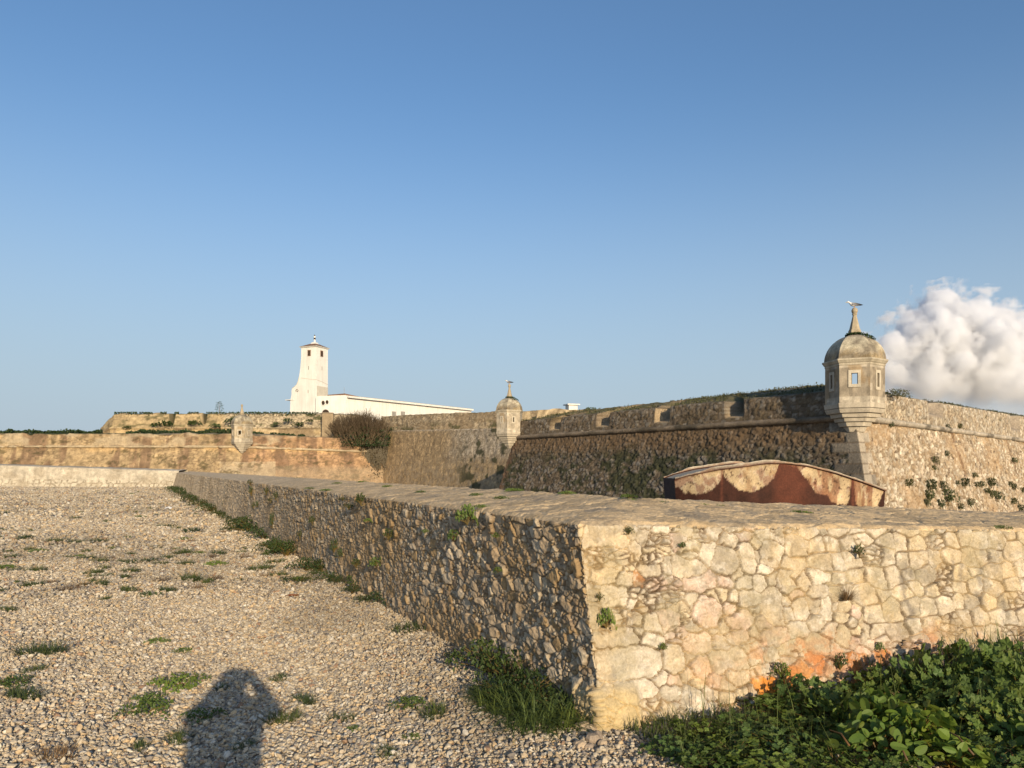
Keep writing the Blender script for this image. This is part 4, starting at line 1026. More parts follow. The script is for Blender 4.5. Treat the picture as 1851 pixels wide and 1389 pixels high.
def hull_side(sgn):
    Zg = gz_[:, None]; z = Zg * (1 - Vv) + (MOAT + .01) * Vv
    ins = half * (1 - .42 * Vv ** 2.2)
    yf = (BY + 1.05 - half) / BY
    X = gx_[:, None] * yf + (Uu - .5) * -.35 * Vv
    z = (EYE - (EYE - Zg) * yf) * (1 - Vv) + (MOAT + .01) * Vv
    y = BY + 1.05 + (-ins if sgn < 0 else ins)
    return np.stack([X, y + .02 * np.sin(Uu * 40) * 0, z], -1)
Hf = hull_side(-1); Hb = hull_side(1)
X_, Z_ = Hf[..., 0], Hf[..., 2]
pxg = CX + X_ / Hf[..., 1] * F; pyg = HY - (Z_ - EYE) / Hf[..., 1] * F
nz1 = fbm(X_ * 2.2, Z_ * 2.2, 5, 5); nz2 = fbm(X_ * 9, Z_ * 7, 6, 5)
tan_ = np.array([.50, .375, .22]) * (.7 + .6 * nz1)[..., None]; tan_ = mixc(tan_, [.60, .51, .38], .7 * sstep(.5, .62, nz2)); tan_ = mixc(tan_, [.30, .17, .08], .6 * sstep(.54, .64, fbm(X_ * 6, Z_ * 3, 276, 5, .6)))
rust = np.array([.05, .018, .011]) * (.6 + .8 * nz2)[..., None]; rust = mixc(rust, [.105, .032, .017], sstep(0, 1, (pxg - 1390) / 20) * sstep(1480, 1440, pxg) * .9)  # dark base tone with a redder band near the middle of the hull
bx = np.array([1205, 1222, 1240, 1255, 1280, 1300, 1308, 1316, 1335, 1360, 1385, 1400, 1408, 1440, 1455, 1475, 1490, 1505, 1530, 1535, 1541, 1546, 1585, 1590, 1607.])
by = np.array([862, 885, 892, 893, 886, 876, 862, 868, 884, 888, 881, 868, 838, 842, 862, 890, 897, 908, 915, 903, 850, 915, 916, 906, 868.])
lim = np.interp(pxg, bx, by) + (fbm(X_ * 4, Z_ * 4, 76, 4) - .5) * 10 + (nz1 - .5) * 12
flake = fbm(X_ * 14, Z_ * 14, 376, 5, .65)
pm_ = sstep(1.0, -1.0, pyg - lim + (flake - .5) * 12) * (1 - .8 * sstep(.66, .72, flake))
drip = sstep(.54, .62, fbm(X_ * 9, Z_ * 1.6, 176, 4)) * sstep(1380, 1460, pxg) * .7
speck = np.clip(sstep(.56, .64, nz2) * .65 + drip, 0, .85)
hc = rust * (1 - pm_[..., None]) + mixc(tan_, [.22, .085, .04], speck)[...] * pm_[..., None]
for sx in (1305, 1541): hc = mixc(hc, [.14, .045, .025], .8 * np.exp(-((pxg - sx) / 2.5) ** 2))
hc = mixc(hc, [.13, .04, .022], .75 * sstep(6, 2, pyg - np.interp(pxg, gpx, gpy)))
off_ = np.array([4.5, 13.2, 0])
hm = MB()
nu_, nv_ = Uu.shape
dent = (fbm(X_ * 1.3, Z_ * 1.5, 22, 3) - .5) * .06
Hf[..., 1] += dent
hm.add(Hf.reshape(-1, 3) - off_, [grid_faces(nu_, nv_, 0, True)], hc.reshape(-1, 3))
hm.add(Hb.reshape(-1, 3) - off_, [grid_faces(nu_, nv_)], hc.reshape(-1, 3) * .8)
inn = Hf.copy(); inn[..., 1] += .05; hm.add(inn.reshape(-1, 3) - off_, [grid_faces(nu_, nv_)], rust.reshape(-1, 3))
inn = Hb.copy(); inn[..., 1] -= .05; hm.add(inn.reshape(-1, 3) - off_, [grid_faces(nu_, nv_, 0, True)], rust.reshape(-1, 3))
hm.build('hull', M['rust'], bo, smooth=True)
tm = MB()
for k in (0, -1):
    Vt = np.concatenate([Hf[k], Hb[k]]) - off_; i = np.arange(nv_ - 1)
    f = np.stack([i, i + 1, i + 1 + nv_, i + nv_], 1); tm.add(Vt, [f if k == 0 else f[:, ::-1]], (.07, .035, .025) if k == 0 else (.2, .06, .03)); tm.build('transom', M['rust'], bo); tm = MB()
rim = MB()
for Hh, sg in ((Hf, -1), (Hb, 1)):
    e = Hh[:, 0] - off_
    rw = .05; th_ = (.012 + .03 * sstep(.12, .16, us) * sstep(.52, .48, us))
    for i in range(0, 120, 1):
        pass
    pr_ = []
    for dy, dz in ((-rw, -.02), (-rw, 1), (rw, 1), (rw, -.02)):
        q = e.copy(); q[:, 1] += dy; q[:, 2] += np.where(dz == 1, th_ + .02 * (fbm(us * 40, us * 0, 8, 3) - .5), dz); pr_.append(q)
    G_ = np.stack(pr_ + [pr_[0]], 1)
    cc = np.tile(np.array([.50, .44, .34]), (G_.shape[0], G_.shape[1], 1)); cc[:, [0, 4, 3]] = [.10, .035, .02]
    cc = mixc(cc, [.28, .15, .08], .5 * sstep(.5, .65, fbm(G_[..., 0] * 4, G_[..., 1] * 4, 12, 3)))
    rim.add(G_.reshape(-1, 3), [grid_faces(G_.shape[0], 5)], cc.reshape(-1, 3))
rim.build('gunwale', M['rust'], bo)
dk = MB(); e1 = Hf[:, 1] - off_; e2 = Hb[:, 1] - off_; e1[:, 1] += .02; e2[:, 1] -= .02
dk.add(np.stack([e1, e2], 1).reshape(-1, 3), [grid_faces(241, 2)], (.42, .35, .25)); dk.build('deck', M['rust'], bo)

# ================================================================== GULLS
def gull(p, heading, size, label):
    """one continuous body lofted from tail tip to beak, wings folded along the back"""
    o = empty('gull', p, heading, label, 'gull', None)
    st = [(-.30, .10, .005, .006), (-.24, .105, .03, .012), (-.14, .13, .055, .045), (-.02, .15, .085, .085), (.10, .16, .09, .095), (.18, .19, .072, .075),
          (.23, .25, .046, .050), (.27, .285, .042, .046), (.31, .285, .032, .034), (.335, .278, .014, .014), (.37, .272, .010, .011), (.40, .262, .003, .003)]
    n = 12; V = []; Cc = []
    for x, z, ry, rz in st:
        for k in range(n):
            t = 2 * math.pi * k / n
            V.append((x * size, ry * math.cos(t) * size, (z + rz * math.sin(t)) * size))
            back = math.sin(t) > -.15 and -.27 < x < .15
            Cc.append((.62, .45, .06) if x > .33 else ((.03, .03, .03) if x < -.23 else ((.24, .24, .25) if back else (.78, .76, .72))))
    b = MB(); f = []
    for i in range(len(st) - 1):
        a_ = np.arange(n) + i * n; bb = (np.arange(n) + 1) % n + i * n
        f.append(np.stack([a_, a_ + n, bb + n, bb], 1))
    b.add(V, [np.concatenate(f)[:, ::-1], np.arange(n)[None], (np.arange(n)[::-1] + (len(st) - 1) * n)[None]], np.array(Cc))
    bo_ = b.build('body', M['bird'], o, smooth=True)
    for s in (-1, 1):
        l = MB(); l.tube([(.02 * size, s * .035 * size, .08 * size), (.0, s * .035 * size, .035 * size), (.01 * size, s * .035 * size, -.002)], .008 * size, 5, (.55, .30, .12))
        l.box((.03 * size, s * .035 * size, .004), (.06 * size, .035 * size, .008), 0, (.55, .30, .12)); l.build('leg', M['bird'], o)
        wv = MB(); pw_ = [(.14, .085, .19), (.10, .10, .13), (-.05, .085, .10), (-.22, .045, .105), (-.37, .02, .115), (-.22, .03, .17), (-.02, .06, .225)]
        V = [(x * size, s * y * size, z * size) for x, y, z in pw_] + [(x * size, s * (y + .016) * size, z * size) for x, y, z in pw_]
        i = np.arange(7); j = (i + 1) % 7
        cw = np.array([(.25, .25, .26) if x > -.2 else (.03, .03, .03) for x, _, _ in pw_] * 2)
        wv.add(V, [i[None], (i[::-1] + 7)[None], np.stack([i, j, j + 7, i + 7], 1)], cw); wv.build('wing', M['bird'], o, smooth=True)
    return o
gull((t1.location[0], t1.location[1], t1.location[2] + 4.76), R(168), .95, 'white gull with grey wings standing on the finial of the nearest turret')
gull((t2.location[0], t2.location[1], t2.location[2] + 4.76 * .80), R(150), .95, 'white gull perched on the finial of the middle turret')

# ================================================================== PLANTS
def frame_from(nv, roll):
    nv = nv / (np.linalg.norm(nv, axis=1, keepdims=True) + 1e-9)
    up = np.where(np.abs(nv[:, 2:3]) > .95, np.array([[1., 0, 0]]), np.array([[0, 0, 1.]]))
    a = np.cross(up, nv); a /= np.linalg.norm(a, axis=1, keepdims=True); b = np.cross(nv, a)
    c, s = np.cos(roll)[:, None], np.sin(roll)[:, None]
    return a * c + b * s, -a * s + b * c, nv
OUT = {}
th = np.linspace(0, 2 * math.pi, 22)[:-1]
OUT['mallow'] = np.stack([np.cos(th) * (.86 + .16 * np.cos(5 * th)) , np.sin(th) * (.86 + .16 * np.cos(5 * th)), .10 * np.cos(5 * th)], 1)
OUT['mallow'][0] *= .35
th = np.linspace(0, 2 * math.pi, 13)[:-1]
OUT['spade'] = np.stack([np.cos(th) * 1.15 + .15, np.sin(th) * (.72 - .22 * np.cos(th)), .12 * np.abs(np.sin(th))], 1)
OUT['small'] = np.array([[1, 0, 0], [.3, .55, .1], [-.6, .35, .05], [-.8, 0, -.05], [-.6, -.35, .05], [.3, -.55, .1]])
def leaves(mb, pos, nrm, size, shape, r_, tint=(.75, 1.25)):
    n = len(pos); o = OUT[shape]; k = len(o)
    a, b, c = frame_from(nrm, r_.uniform(0, 6.28, n))
    sz = np.broadcast_to(size, (n,))[:, None, None]
    V = pos[:, None] + sz * (a[:, None] * o[None, :, :1] + b[:, None] * o[None, :, 1:2] + c[:, None] * o[None, :, 2:3])
    cen = pos[:, None] - c[:, None] * .08 * sz
    V = np.concatenate([V, cen], 1).reshape(-1, 3)
    base = np.arange(n)[:, None] * (k + 1)
    i = np.arange(k); j = (i + 1) % k
    f = np.stack([np.broadcast_to(base + i, (n, k)), np.broadcast_to(base + j, (n, k)), np.broadcast_to(base + k, (n, k))], -1).reshape(-1, 3)
    t = r_.uniform(*tint, n); hue = r_.uniform(-.12, .22, n)
    col = np.stack([t * (1 + hue), t, t * (1 - hue)], 1)
    mb.add(V, [f], np.repeat(col, k + 1, 0))
def blades(mb, root, dirv, length, width, bend, r_, seg=4, tint=(.7, 1.3), dry=0.0):
    n = len(root); t = np.linspace(0, 1, seg + 1)
    d = dirv / np.linalg.norm(dirv, axis=1, keepdims=True)
    hor = d.copy(); hor[:, 2] = 0; hor /= (np.linalg.norm(hor, axis=1, keepdims=True) + 1e-6)
    side = np.stack([-hor[:, 1], hor[:, 0], np.zeros(n)], 1)
    L = np.broadcast_to(length, (n,))[:, None, None]; W_ = np.broadcast_to(width, (n,))[:, None, None]; Bn = np.broadcast_to(bend, (n,))[:, None, None]
    T_ = t[None, :, None]
    cen = root[:, None] + d[:, None] * L * T_ + (hor[:, None] * .6 - np.array([0, 0, .75])) * Bn * L * T_ ** 2.2
    wd = W_ * (1 - T_ ** 1.6) * .5
    V = np.stack([cen - side[:, None] * wd, cen + side[:, None] * wd], 2).reshape(n, -1, 3)
    m = V.shape[1]; q = []
    for s in range(seg): q.append([2 * s, 2 * s + 1, 2 * s + 3, 2 * s + 2])
    f = (np.arange(n)[:, None, None] * m + np.array(q)[None]).reshape(-1, 4)
    tt = r_.uniform(*tint, n); dr_ = (r_.uniform(0, 1, n) < dry) * 1.0
    col = np.stack([tt * (1 + 1.6 * dr_), tt * (1 + .35 * dr_), tt * (1 - .1 * dr_)], 1)
    mb.add(V.reshape(-1, 3), [f], np.repeat(col, m, 0))
def rand_dirs(n, r_, lean):
    a = r_.uniform(0, 6.283, n); s = np.abs(r_.normal(0, lean, n))
    return np.stack([np.cos(a) * s, np.sin(a) * s, np.ones(n)], 1)

def bush_proto(name, n, rad, hgt, size, shape, leafm, seed, stems=14, upright=.5):
    """broad-leaved plant: leaves on stalks over a dome of uneven outline"""
    r_ = np.random.default_rng(seed)
    o = empty(name)
    a = r_.uniform(0, 6.283, n); rr = np.sqrt(r_.uniform(0, 1, n)) * rad; bump = 1 + .3 * np.sin(a * 3 + seed) + .15 * np.sin(a * 7)
    rr *= bump; hh = hgt * np.sqrt(np.clip(1 - (rr / (rad * 1.35)) ** 2, 0.02, 1)) * r_.uniform(.35, 1.05, n)
    pos = np.stack([rr * np.cos(a), rr * np.sin(a), hh], 1)
    nrm = np.stack([np.cos(a) * rr / rad * .6, np.sin(a) * rr / rad * .6, np.full(n, upright)], 1) + r_.normal(0, .42, (n, 3)) + np.array([.22, -.6, .1])
    b = MB(); leaves(b, pos, nrm, size * r_.uniform(.45, 1.15, n), shape, r_)
    b.build('leaves', leafm, o, smooth=False)
    s = MB()
    for i in r_.choice(n, min(stems * 3, n), replace=False):
        p = pos[i]; mid = p * np.array([.35, .35, .6]); s.tube([(0, 0, 0), tuple(mid), tuple(p)], [.0045, .0035, .002], 4, (.8, .9, .5))
    s.build('stems', M['stem'], o)
    return o
def grass_proto(name, n, rad, hgt, wid, seed, mat, dry=.1, lean=.5, bend=.35, flat=1):
    r_ = np.random.default_rng(seed); o = empty(name)
    a = r_.uniform(0, 6.283, n); q = np.sqrt(r_.uniform(0, 1, n)) * rad
    root = np.stack([q * np.cos(a), q * np.sin(a) * flat, np.full(n, -.004)], 1)
    d = rand_dirs(n, r_, lean); d[:, 0] += np.cos(a) * q / rad * .6; d[:, 1] += np.sin(a) * q / rad * .6
    b = MB(); blades(b, root, d, hgt * r_.uniform(.4, 1.1, n), wid * r_.uniform(.6, 1.3, n), bend * r_.uniform(.3, 1.5, n), r_, 4, dry=dry)
    b.build('blades', mat, o); return o
def place(proto, p, s, rz, label, cat, group=None, sz=None, first=set()):
    if proto.name in first: o = copy_tree(proto)
    else: o = proto; first.add(proto.name)
    o.location = p; o.rotation_euler = (0, 0, rz); o.scale = (s, s, sz if sz else s)
    o.name = o.name.split('.')[0]
    if 'group' in o: del o['group']
    return tag(o, label, cat, group)

# --- mallows and broad-leaved plants in front of the sunlit face
mal = [bush_proto('mallow_plant', 260, .34, .34, .038, 'mallow', M['leaf'], 100 + i) for i in range(3)]
spd = [bush_proto('broadleaf_plant', 150, .27, .40, .047, 'spade', M['pale_leaf'], 200 + i, upright=.15) for i in range(2)]
GM_ = 'mallow plants massed against the foot of the sunlit low wall'
for i, (x, y, s, h) in enumerate([(.95,4.30,.55,.3),(1.12,4.52,.62,.36),(1.22,4.22,.7,.36),(1.42,4.62,.7,.38),(1.50,4.34,.75,.42),(1.75,4.88,.75,.5),(1.72,4.50,.8,.4),(1.95,5.0,.8,.72),(1.98,4.66,.85,.62),
                                  (2.28,5.05,.8,.55),(2.30,4.70,.85,.6),(1.35,4.00,.65,.3),(1.72,4.12,.7,.38),(2.6,4.95,.85,.7),(2.85,4.75,.8,.9),(2.75,5.15,.85,1.05),(3.2,4.95,1.0,1.15),(3.05,5.3,.9,1.2),(3.45,5.25,1.0,1.25),(2.5,5.2,.7,.75),(1.02,4.06,.5,.35),(2.55,4.08,.75,.5),(2.78,4.42,.8,.75),(3.2,4.25,.85,.7),(1.15,3.92,.55,.3),(1.98,3.98,.6,.38),(2.62,3.9,.6,.35),(3.0,4.0,.7,.5),(1.6,3.92,.6,.3),(3.15,4.7,.9,1.0),(3.0,4.35,.8,.8)]):
    place(mal[i % 3], (x, y, -.01), s, i * 1.7, 'mallow plant with round lobed leaves at the foot of the sunlit wall face', 'plant', GM_, h)
for i, (x, y, s, h) in enumerate([(2.02,4.22,.8,.62),(2.26,4.30,.85,.72),(2.12,4.47,.75,.8),(2.90,4.12,.8,.62),(2.32,4.06,.7,.45)]):
    place(spd[i % 2], (x, y, 0), s, i * 2.1, 'pale green plant with spade-shaped leaves before the mallows at lower right', 'plant', 'pale broad-leaved plants at the lower right', h)
r_ = np.random.default_rng(55)
gb = MB()
def grass_area(n, xf, hgt, wid, lean=.45, bend=.4, dry=.08):
    root = xf(n); blades(gb, root, rand_dirs(len(root), r_, lean), hgt * r_.uniform(.35, 1.1, len(root)), wid * r_.uniform(.6, 1.3, len(root)), bend * r_.uniform(.2, 1.4, len(root)), r_, 5, dry=dry)
def along_right(u0, u1, d0, d1):
    def f(n):
        u = r_.uniform(u0, u1, n); d = r_.uniform(d0, d1, n)
        p = B0[None] + dr[None] * u[:, None] - nr[None] * d[:, None]
        return np.concatenate([p, np.zeros((n, 1))], 1)
    return f
grass_area(900, along_right(2.0, 3.2, .03, .5), .40, .012, .4, .35)
grass_area(2600, along_right(2.9, 5.5, .03, .9), .56, .013, .42, .4)
grass_area(2600, along_right(.12, 2.2, .03, .75), .19, .0065, .6, .5, .15)
grass_area(900, along_right(.3, 2.2, .5, 1.05), .13, .005, .7, .5, .2)
grass_area(260, along_right(.6, 4.6, .1, 1.0), .50, .005, .35, .35, .85)
tag(gb.build('grass', M['grass']), 'long green grass growing along the foot of the sunlit wall face', 'grass', kind='stuff')
st_ = MB()
for (a_, b__) in (((1700, 1315), (1760, 1365)), ((1605, 1325), (1640, 1375)), ((1815, 1350), (1835, 1385)), ((1500, 1320), (1535, 1348))):
    p = at(*a_, 4.15); q = at(*b__, 3.95); mid = (p + q) / 2 + np.array([.01, 0, .02])
    s_ = MB(); s_.tube([tuple(p), tuple(mid), tuple(q)], [.003, .005, .006], 5, (.9, .8, .6))
    tag(s_.build('dead_stalk', M['stem'], smooth=True), 'dry brown stalk lying across the green plants at lower right', 'stalk', 'dry stalks among the lower right plants')

# --- clumps at the foot of the raked face
clump = [bush_proto('leafy_clump', 420, .26, .17, .017, 'small', M['dark_leaf'], 300 + i, 8) for i in range(2)]
gcl = [grass_proto('grass_clump', 260, .20, .33, .0105, 320 + i, M['blade'], .15, .95, .75) for i in range(2)]
def foot(px, py, off=.05):
    p = ground_at(px, py); return p
CL = 'green clumps along the foot of the shaded wall face'
for i, (px, py, s, h) in enumerate([(880,1215,1.0,1.5),(915,1240,1.05,1.5),(962,1268,.95,1.4),(905,1262,.8,1.0),(1000,1290,.7,1.2),(700,1090,.75,.8),(655,1062,.75,1.0),(628,1050,.7,.7),(585,1033,.9,.8),(603,1046,.8,.55),(560,1030,.95,.8),(545,1051,1.0,.35),(522,1005,1.1,1.0),(500,1000,1.2,.8),(512,988,1.0,.9),
        (480,975,1.3,.8),(470,966,1.3,.9),(452,960,1.5,1.0),(440,956,1.4,.9),(425,958,1.3,.3),(385,924,1.7,.7),(366,915,1.8,.7),(350,907,1.9,.7),(338,900,2.0,.7),(329,893,2.2,.8),(322,889,2.2,.8),(316,886,2.2,.7),(400,930,1.4,.5),(775,1128,.35,.4),(835,1160,.3,.4)]):
    lab = 'dark green leafy clump growing at the foot of the shaded wall face'
    g_ = CL
    place(clump[i % 2], foot(px - (4 if i > 4 else 0), py + 2), s * (1.15 if i > 4 else 1), i * 1.3, lab, 'plant', g_, s * h * (1.6 if i > 4 else 1))
r_ = np.random.default_rng(77); Yk = 8.5; i = 0
while Yk < 58:
    Yk += r_.uniform(.35, .8) * (1 + Yk * .02); i += 1
    if r_.uniform() < .22: continue
    sz_ = r_.uniform(.45, .95) * (1 + Yk * .012)
    place(clump[i % 2], (wall_x(Yk) - .10 - r_.uniform(0, .15), Yk, 0), sz_, i * 1.3, 'dark green leafy clump growing at the foot of the shaded wall face', 'plant', CL, sz_ * r_.uniform(.6, 1.3))
for i, (px, py, s) in enumerate([(905,1262,.75),(940,1290,.9),(985,1300,.95),(1030,1310,.8),(960,1318,.7),(895,1280,.6),(1010,1285,.8),(930,1275,.7),(880,1265,.55)]):
    place(gcl[i % 2], foot(px, py), s, i * 2.2, 'arching green grass clump at the near end of the shaded wall face', 'grass', 'grass clumps near the wall corner')
# --- tufts over the gravel
tuf = [grass_proto('weed_tuft', 300, .16, .15, .0055, 400, M['grass'], .1, .9, .3, .5), grass_proto('weed_tuft', 260, .15, .12, .0055, 401, M['grass'], .35, .9, .3, .6), grass_proto('weed_tuft', 200, .13, .14, .0045, 402, M['dry'], .3, .7, .3, .7)]
tl = [bush_proto('weed_rosette', 320, .17, .07, .014, 'small', M['leaf'], 410 + i, 3) for i in range(2)]
for t_ in tuf[1:]: t_.name = 'weed_tuft'
near = [(75,1183,70,0),(325,1240,75,3),(20,1240,60,4),(45,1262,60,0),(265,1290,70,3),(505,1230,40,1),(550,1272,45,0),(615,1302,45,1),(740,1140,75,1),(700,1366,50,1),(100,1372,70,2),(740,1280,55,3),(785,1294,55,0),(745,1334,25,3),
        (285,1162,30,3),(270,1266,45,3),(320,1343,60,1),(365,1300,55,3),(510,1305,55,0),(270,1078,30,3),(185,1058,30,0),(180,1016,25,0),(255,1017,60,1),(45,975,40,0),(145,983,40,0),(100,980,30,0),(330,1002,35,0),(225,1046,25,0),
        (65,1033,30,0),(470,1031,45,0),(350,962,60,0),(445,1010,25,2),(290,1052,30,2),(150,1060,25,2),(345,1050,45,0),(520,1290,30,2),(440,1352,40,1),(255,1355,40,0),(15,1105,30,0),(330,1180,28,3),(190,1085,20,0),(820,1190,30,0),(640,1320,25,3),(60,1215,35,0),(400,1245,30,1)]
WG = 'weed tufts scattered over the gravel yard'
protos = tuf + tl
for i, (px, py, wd, k) in enumerate(near):
    p = ground_at(px, py); s = max(.25, wd / F * p[1] / .34)
    s *= 1.3; place(protos[k], p, s, i * .9, 'low weed tuft scattered over the open gravel yard', 'weed', WG, min(s, 1.1))
r_ = np.random.default_rng(12)
for i in range(290):
    py = HY + 32 + 190 * r_.uniform(0, 1) ** 1.35; px = r_.uniform(-40, 760); p = ground_at(px, py)
    if p[0] > wall_x(p[1]) - .5: continue
    if fbm(np.array([p[0] * .12]), np.array([p[1] * .08]), 9, 3)[0] < .27: continue
    s = r_.uniform(.35, .8) + p[1] * .018 * r_.uniform(.4, 1.3)
    place(protos[int(r_.choice([0, 0, 1, 1, 2, 3, 2]))], p, s, i * .7, 'low weed tuft scattered over the open gravel yard', 'weed', WG, min(s, 1.2))
# --- plants rooted in the wall
wp = [bush_proto('wall_plant', 170, .085, .07, .0125, 'small', M['leaf'], 500, 4), bush_proto('wall_plant', 130, .08, .08, .011, 'small', M['dark_leaf'], 501, 4)]
wp[1].name = 'wall_plant'
dtf = grass_proto('dry_tuft', 170, .03, .16, .003, 505, M['dry'], .2, .9, .3)
def left_hit(px, py):
    k = (px - CX) / F; Y = 2.79 / (k + .475); return at(px, py, Y)
def right_hit(px, py):
    u, v, t = right_uv(px, py); return at(px, py, t)
for i, (px, py, wd, ht, sd) in enumerate([(858,942,26,48,0),(832,972,16,28,0),(713,972,14,26,1),(662,910,16,28,1),(640,918,14,16,1),(612,995,12,30,1),(622,1005,10,22,1),(690,1020,18,24,0),(653,1022,12,20,1),(572,946,10,20,1),(549,972,8,22,1),(498,952,9,34,1),(504,902,9,20,1),(495,908,9,14,1),
        (459,895,7,22,1),(457,876,8,14,1),(463,918,6,16,1),(470,915,6,14,1),(408,913,5,12,1),(910,966,10,14,0),(914,1028,10,14,0),(628,902,9,10,1),(780,958,9,10,0),(675,940,10,10,0),(487,893,8,18,1)]):
    p = left_hit(px, py); q = p[1] / F
    o = place(wp[sd], p + np.array([-.06, -.03, -.03]), 1.3 * wd * q / .15, i * 1.1, 'small green plant rooted in a joint of the shaded wall face', 'plant', 'plants rooted in the shaded wall face', 1.25 * ht * q / .12)
for i, (px, py, wd, ht, lab) in enumerate([(1095,1118,28,44,'dense green plant filling a hole beside the wall corner, largest on the sunlit face'),(1083,1078,16,18,'small green plant just above the dense one at the wall corner'),(1197,1166,14,16,'lone green sprig low on the sunlit face, right of the big quoin stones'),
        (1550,997,20,28,'green plant high on the sunlit face, under the coping above a dry tuft'),(1410,1212,32,36,'green plant beside orange stones, left of the mallow tops'),(1515,1196,26,34,'green plant rising just above the highest mallow leaves'),(1587,1167,14,20,'small green sprig above the brightest orange brick'),
        (1135,958,18,16,'green sprig under the coping nearest the wall corner'),(1232,983,14,12,'green sprig in a dark gap below the coping, right of the first sprig'),(1716,1185,20,20,'green plant at the edge between orange stones and tall grass')]):
    p = right_hit(px, py); q = p[1] / F
    place(wp[i % 2], p + np.array([0, -.03, -.01 - ht * q * .3]), wd * q / .16, i, lab, 'plant', None, ht * q / .09)
for px, py, s, lab in ((1527, 1068, 1.0, 'dry brown tuft sprouting from the sunlit face below a green plant'), (1655, 1195, 1.0, 'dry brown tuft above the grass beside the orange stones')):
    place(dtf, right_hit(px, py) + np.array([0, -.03, -.06]), s, 1, lab, 'weed')
ct_ = [(1270,905),(1200,915),(1135,912),(1300,925),(905,905),(870,912),(590,884),(655,872),(560,888),(700,885),(610,878),(860,900),(1025,897),(470,862),(1810,935),(1440,958),(1455,957),(760,893),(1140,902),(925,884),(935,886),(540,868)]
for i, (px, py) in enumerate(ct_):
    # spot on the coping: its slope is nearly level
    zt_ = 1.31 if px < 1140 else 1.22; Y = (EYE - zt_) * F / max(8, (py - HY)); p = at(px, py, Y)
    if px < 1140:
        k = (px - CX) / F; Ya, Yb = 2.776 / (k + .475), 3.99 / (k + .475); Y = min(max(Y, Ya + .1), Yb - .05)
        fr0 = (Y - Ya) / (Yb - Ya); p = np.array([k * Y, Y, 1.27 + .1 * fr0])
    else:
        Y = 6.3; p = np.array([(px - CX) / F * Y, Y, 1.17]); 
        d = (p[:2] - L0) @ nr; sx = (p[:2] - L0) @ dr; p[2] = 1.25 - .037 * sx + .12 * min(1, max(0, d / 1.1))
    place(tl[i % 2], p, .28 + .02 * p[1], i, 'tiny green weed growing on the sloping top of the low wall', 'weed', 'tiny weeds on the top of the low wall', .5)

# --- weeds on the bastion's sunlit face and crest
def bast_right(px, py):
    k = (px - CX) / F
    lo, hi = 5., 60.
    z = 1.0
    for _ in range(6):
        off = 1.0 * (1 - z / SZ); n_ = np.array([.727, -.687]); p0_ = CB + n_ * off
        t = (p0_[0] - k * p0_[1]) / (k * uR[1] - uR[0]); q = p0_ + uR * t; z = EYE + (HY - py) / F * q[1]
    return np.array([q[0], q[1], z])
bwp = bush_proto('bastion_weed', 300, .42, .40, .05, 'small', M['bast'], 600, 4)
for i, (px, py, s) in enumerate([(1707,817,1),(1686,830,1.2),(1640,870,1.1),(1677,878,1.6),(1700,876,1.3),(1675,894,1.4),(1710,903,2.2),(1672,905,1.1),(1741,873,1.5),(1762,873,1),(1788,874,1.7),(1790,892,1.3),(1800,898,1.7),(1752,907,1.3),(1830,878,1.2),(1828,905,1.3),(1732,912,1.0),(1758,855,.9),(1830,830,1.1),(1843,918,1.4),(1823,872,1),(1845,885,1.2),(1780,884,1),(1728,868,.8),(1695,908,1.2),(1685,841,.8),(1709,768,.9),(1731,768,1.0),(1775,751,.9),(1800,756,1.0),(1606,762,.8),(1772,872,1)]):
    p = bast_right(px, py)
    place(bwp, p + np.array([.05, -.12, -.35]), s * .52, i, 'dark weed rooted in the sunlit right face of the large bastion', 'weed', 'dark weeds on the sunlit bastion face', s * 1.05)
r_ = np.random.default_rng(91)
def crest_points(PG, krange, n, kidrows=None):
    ns_, nr_ = PG.shape[:2]
    i = r_.integers(0, ns_, n); j = r_.integers(krange[0], krange[1], n)
    return PG[i, j] + r_.normal(0, .05, (n, 3)) * np.array([1, 1, 0])
cgm = MB()
pc = crest_points(PB, (21, 52), 22000)
keep = fbm(pc[:, 0] * .45, pc[:, 1] * .45, 16, 4) > np.where(pc[:, 0] > CB[0] + .5, .54, .47)
pc = pc[keep]
leaves(cgm, pc + np.array([0, 0, .03]) + r_.normal(0, .04, pc.shape), r_.normal(0, .5, pc.shape) + np.array([0, -.4, .5]), r_.uniform(.03, .08, len(pc)), 'small', r_, (.7, 1.7))
blades(cgm, pc[::2], rand_dirs(len(pc[::2]), r_, .5), r_.uniform(.06, .24, len(pc[::2])), .03, .3, r_, 3, dry=.25)
tag(cgm.build('crest_grass', M['crest']), 'rough green grass and herbs covering the top of the large bastion', 'grass', kind='stuff')
for px, py, Y, s, lab in ((1622, 709, 37.5, 1.0, 'yellowish shrub on the bastion top just right of the nearest turret'), (1068, 741, 62, 1.1, 'dark shrub on the skyline right of the white cabin')):
    sb = bush_proto('shrub', 520, .62, .5, .045, 'small', M['dark_leaf'] if px < 1100 else M['crest'], int(px), 6)
    place(sb, at(px, py, Y) - np.array([0, 0, .35]), s, 0, lab, 'shrub')
for t_ in (t1, t2, t3): t_.scale = (.89, .89, 1)
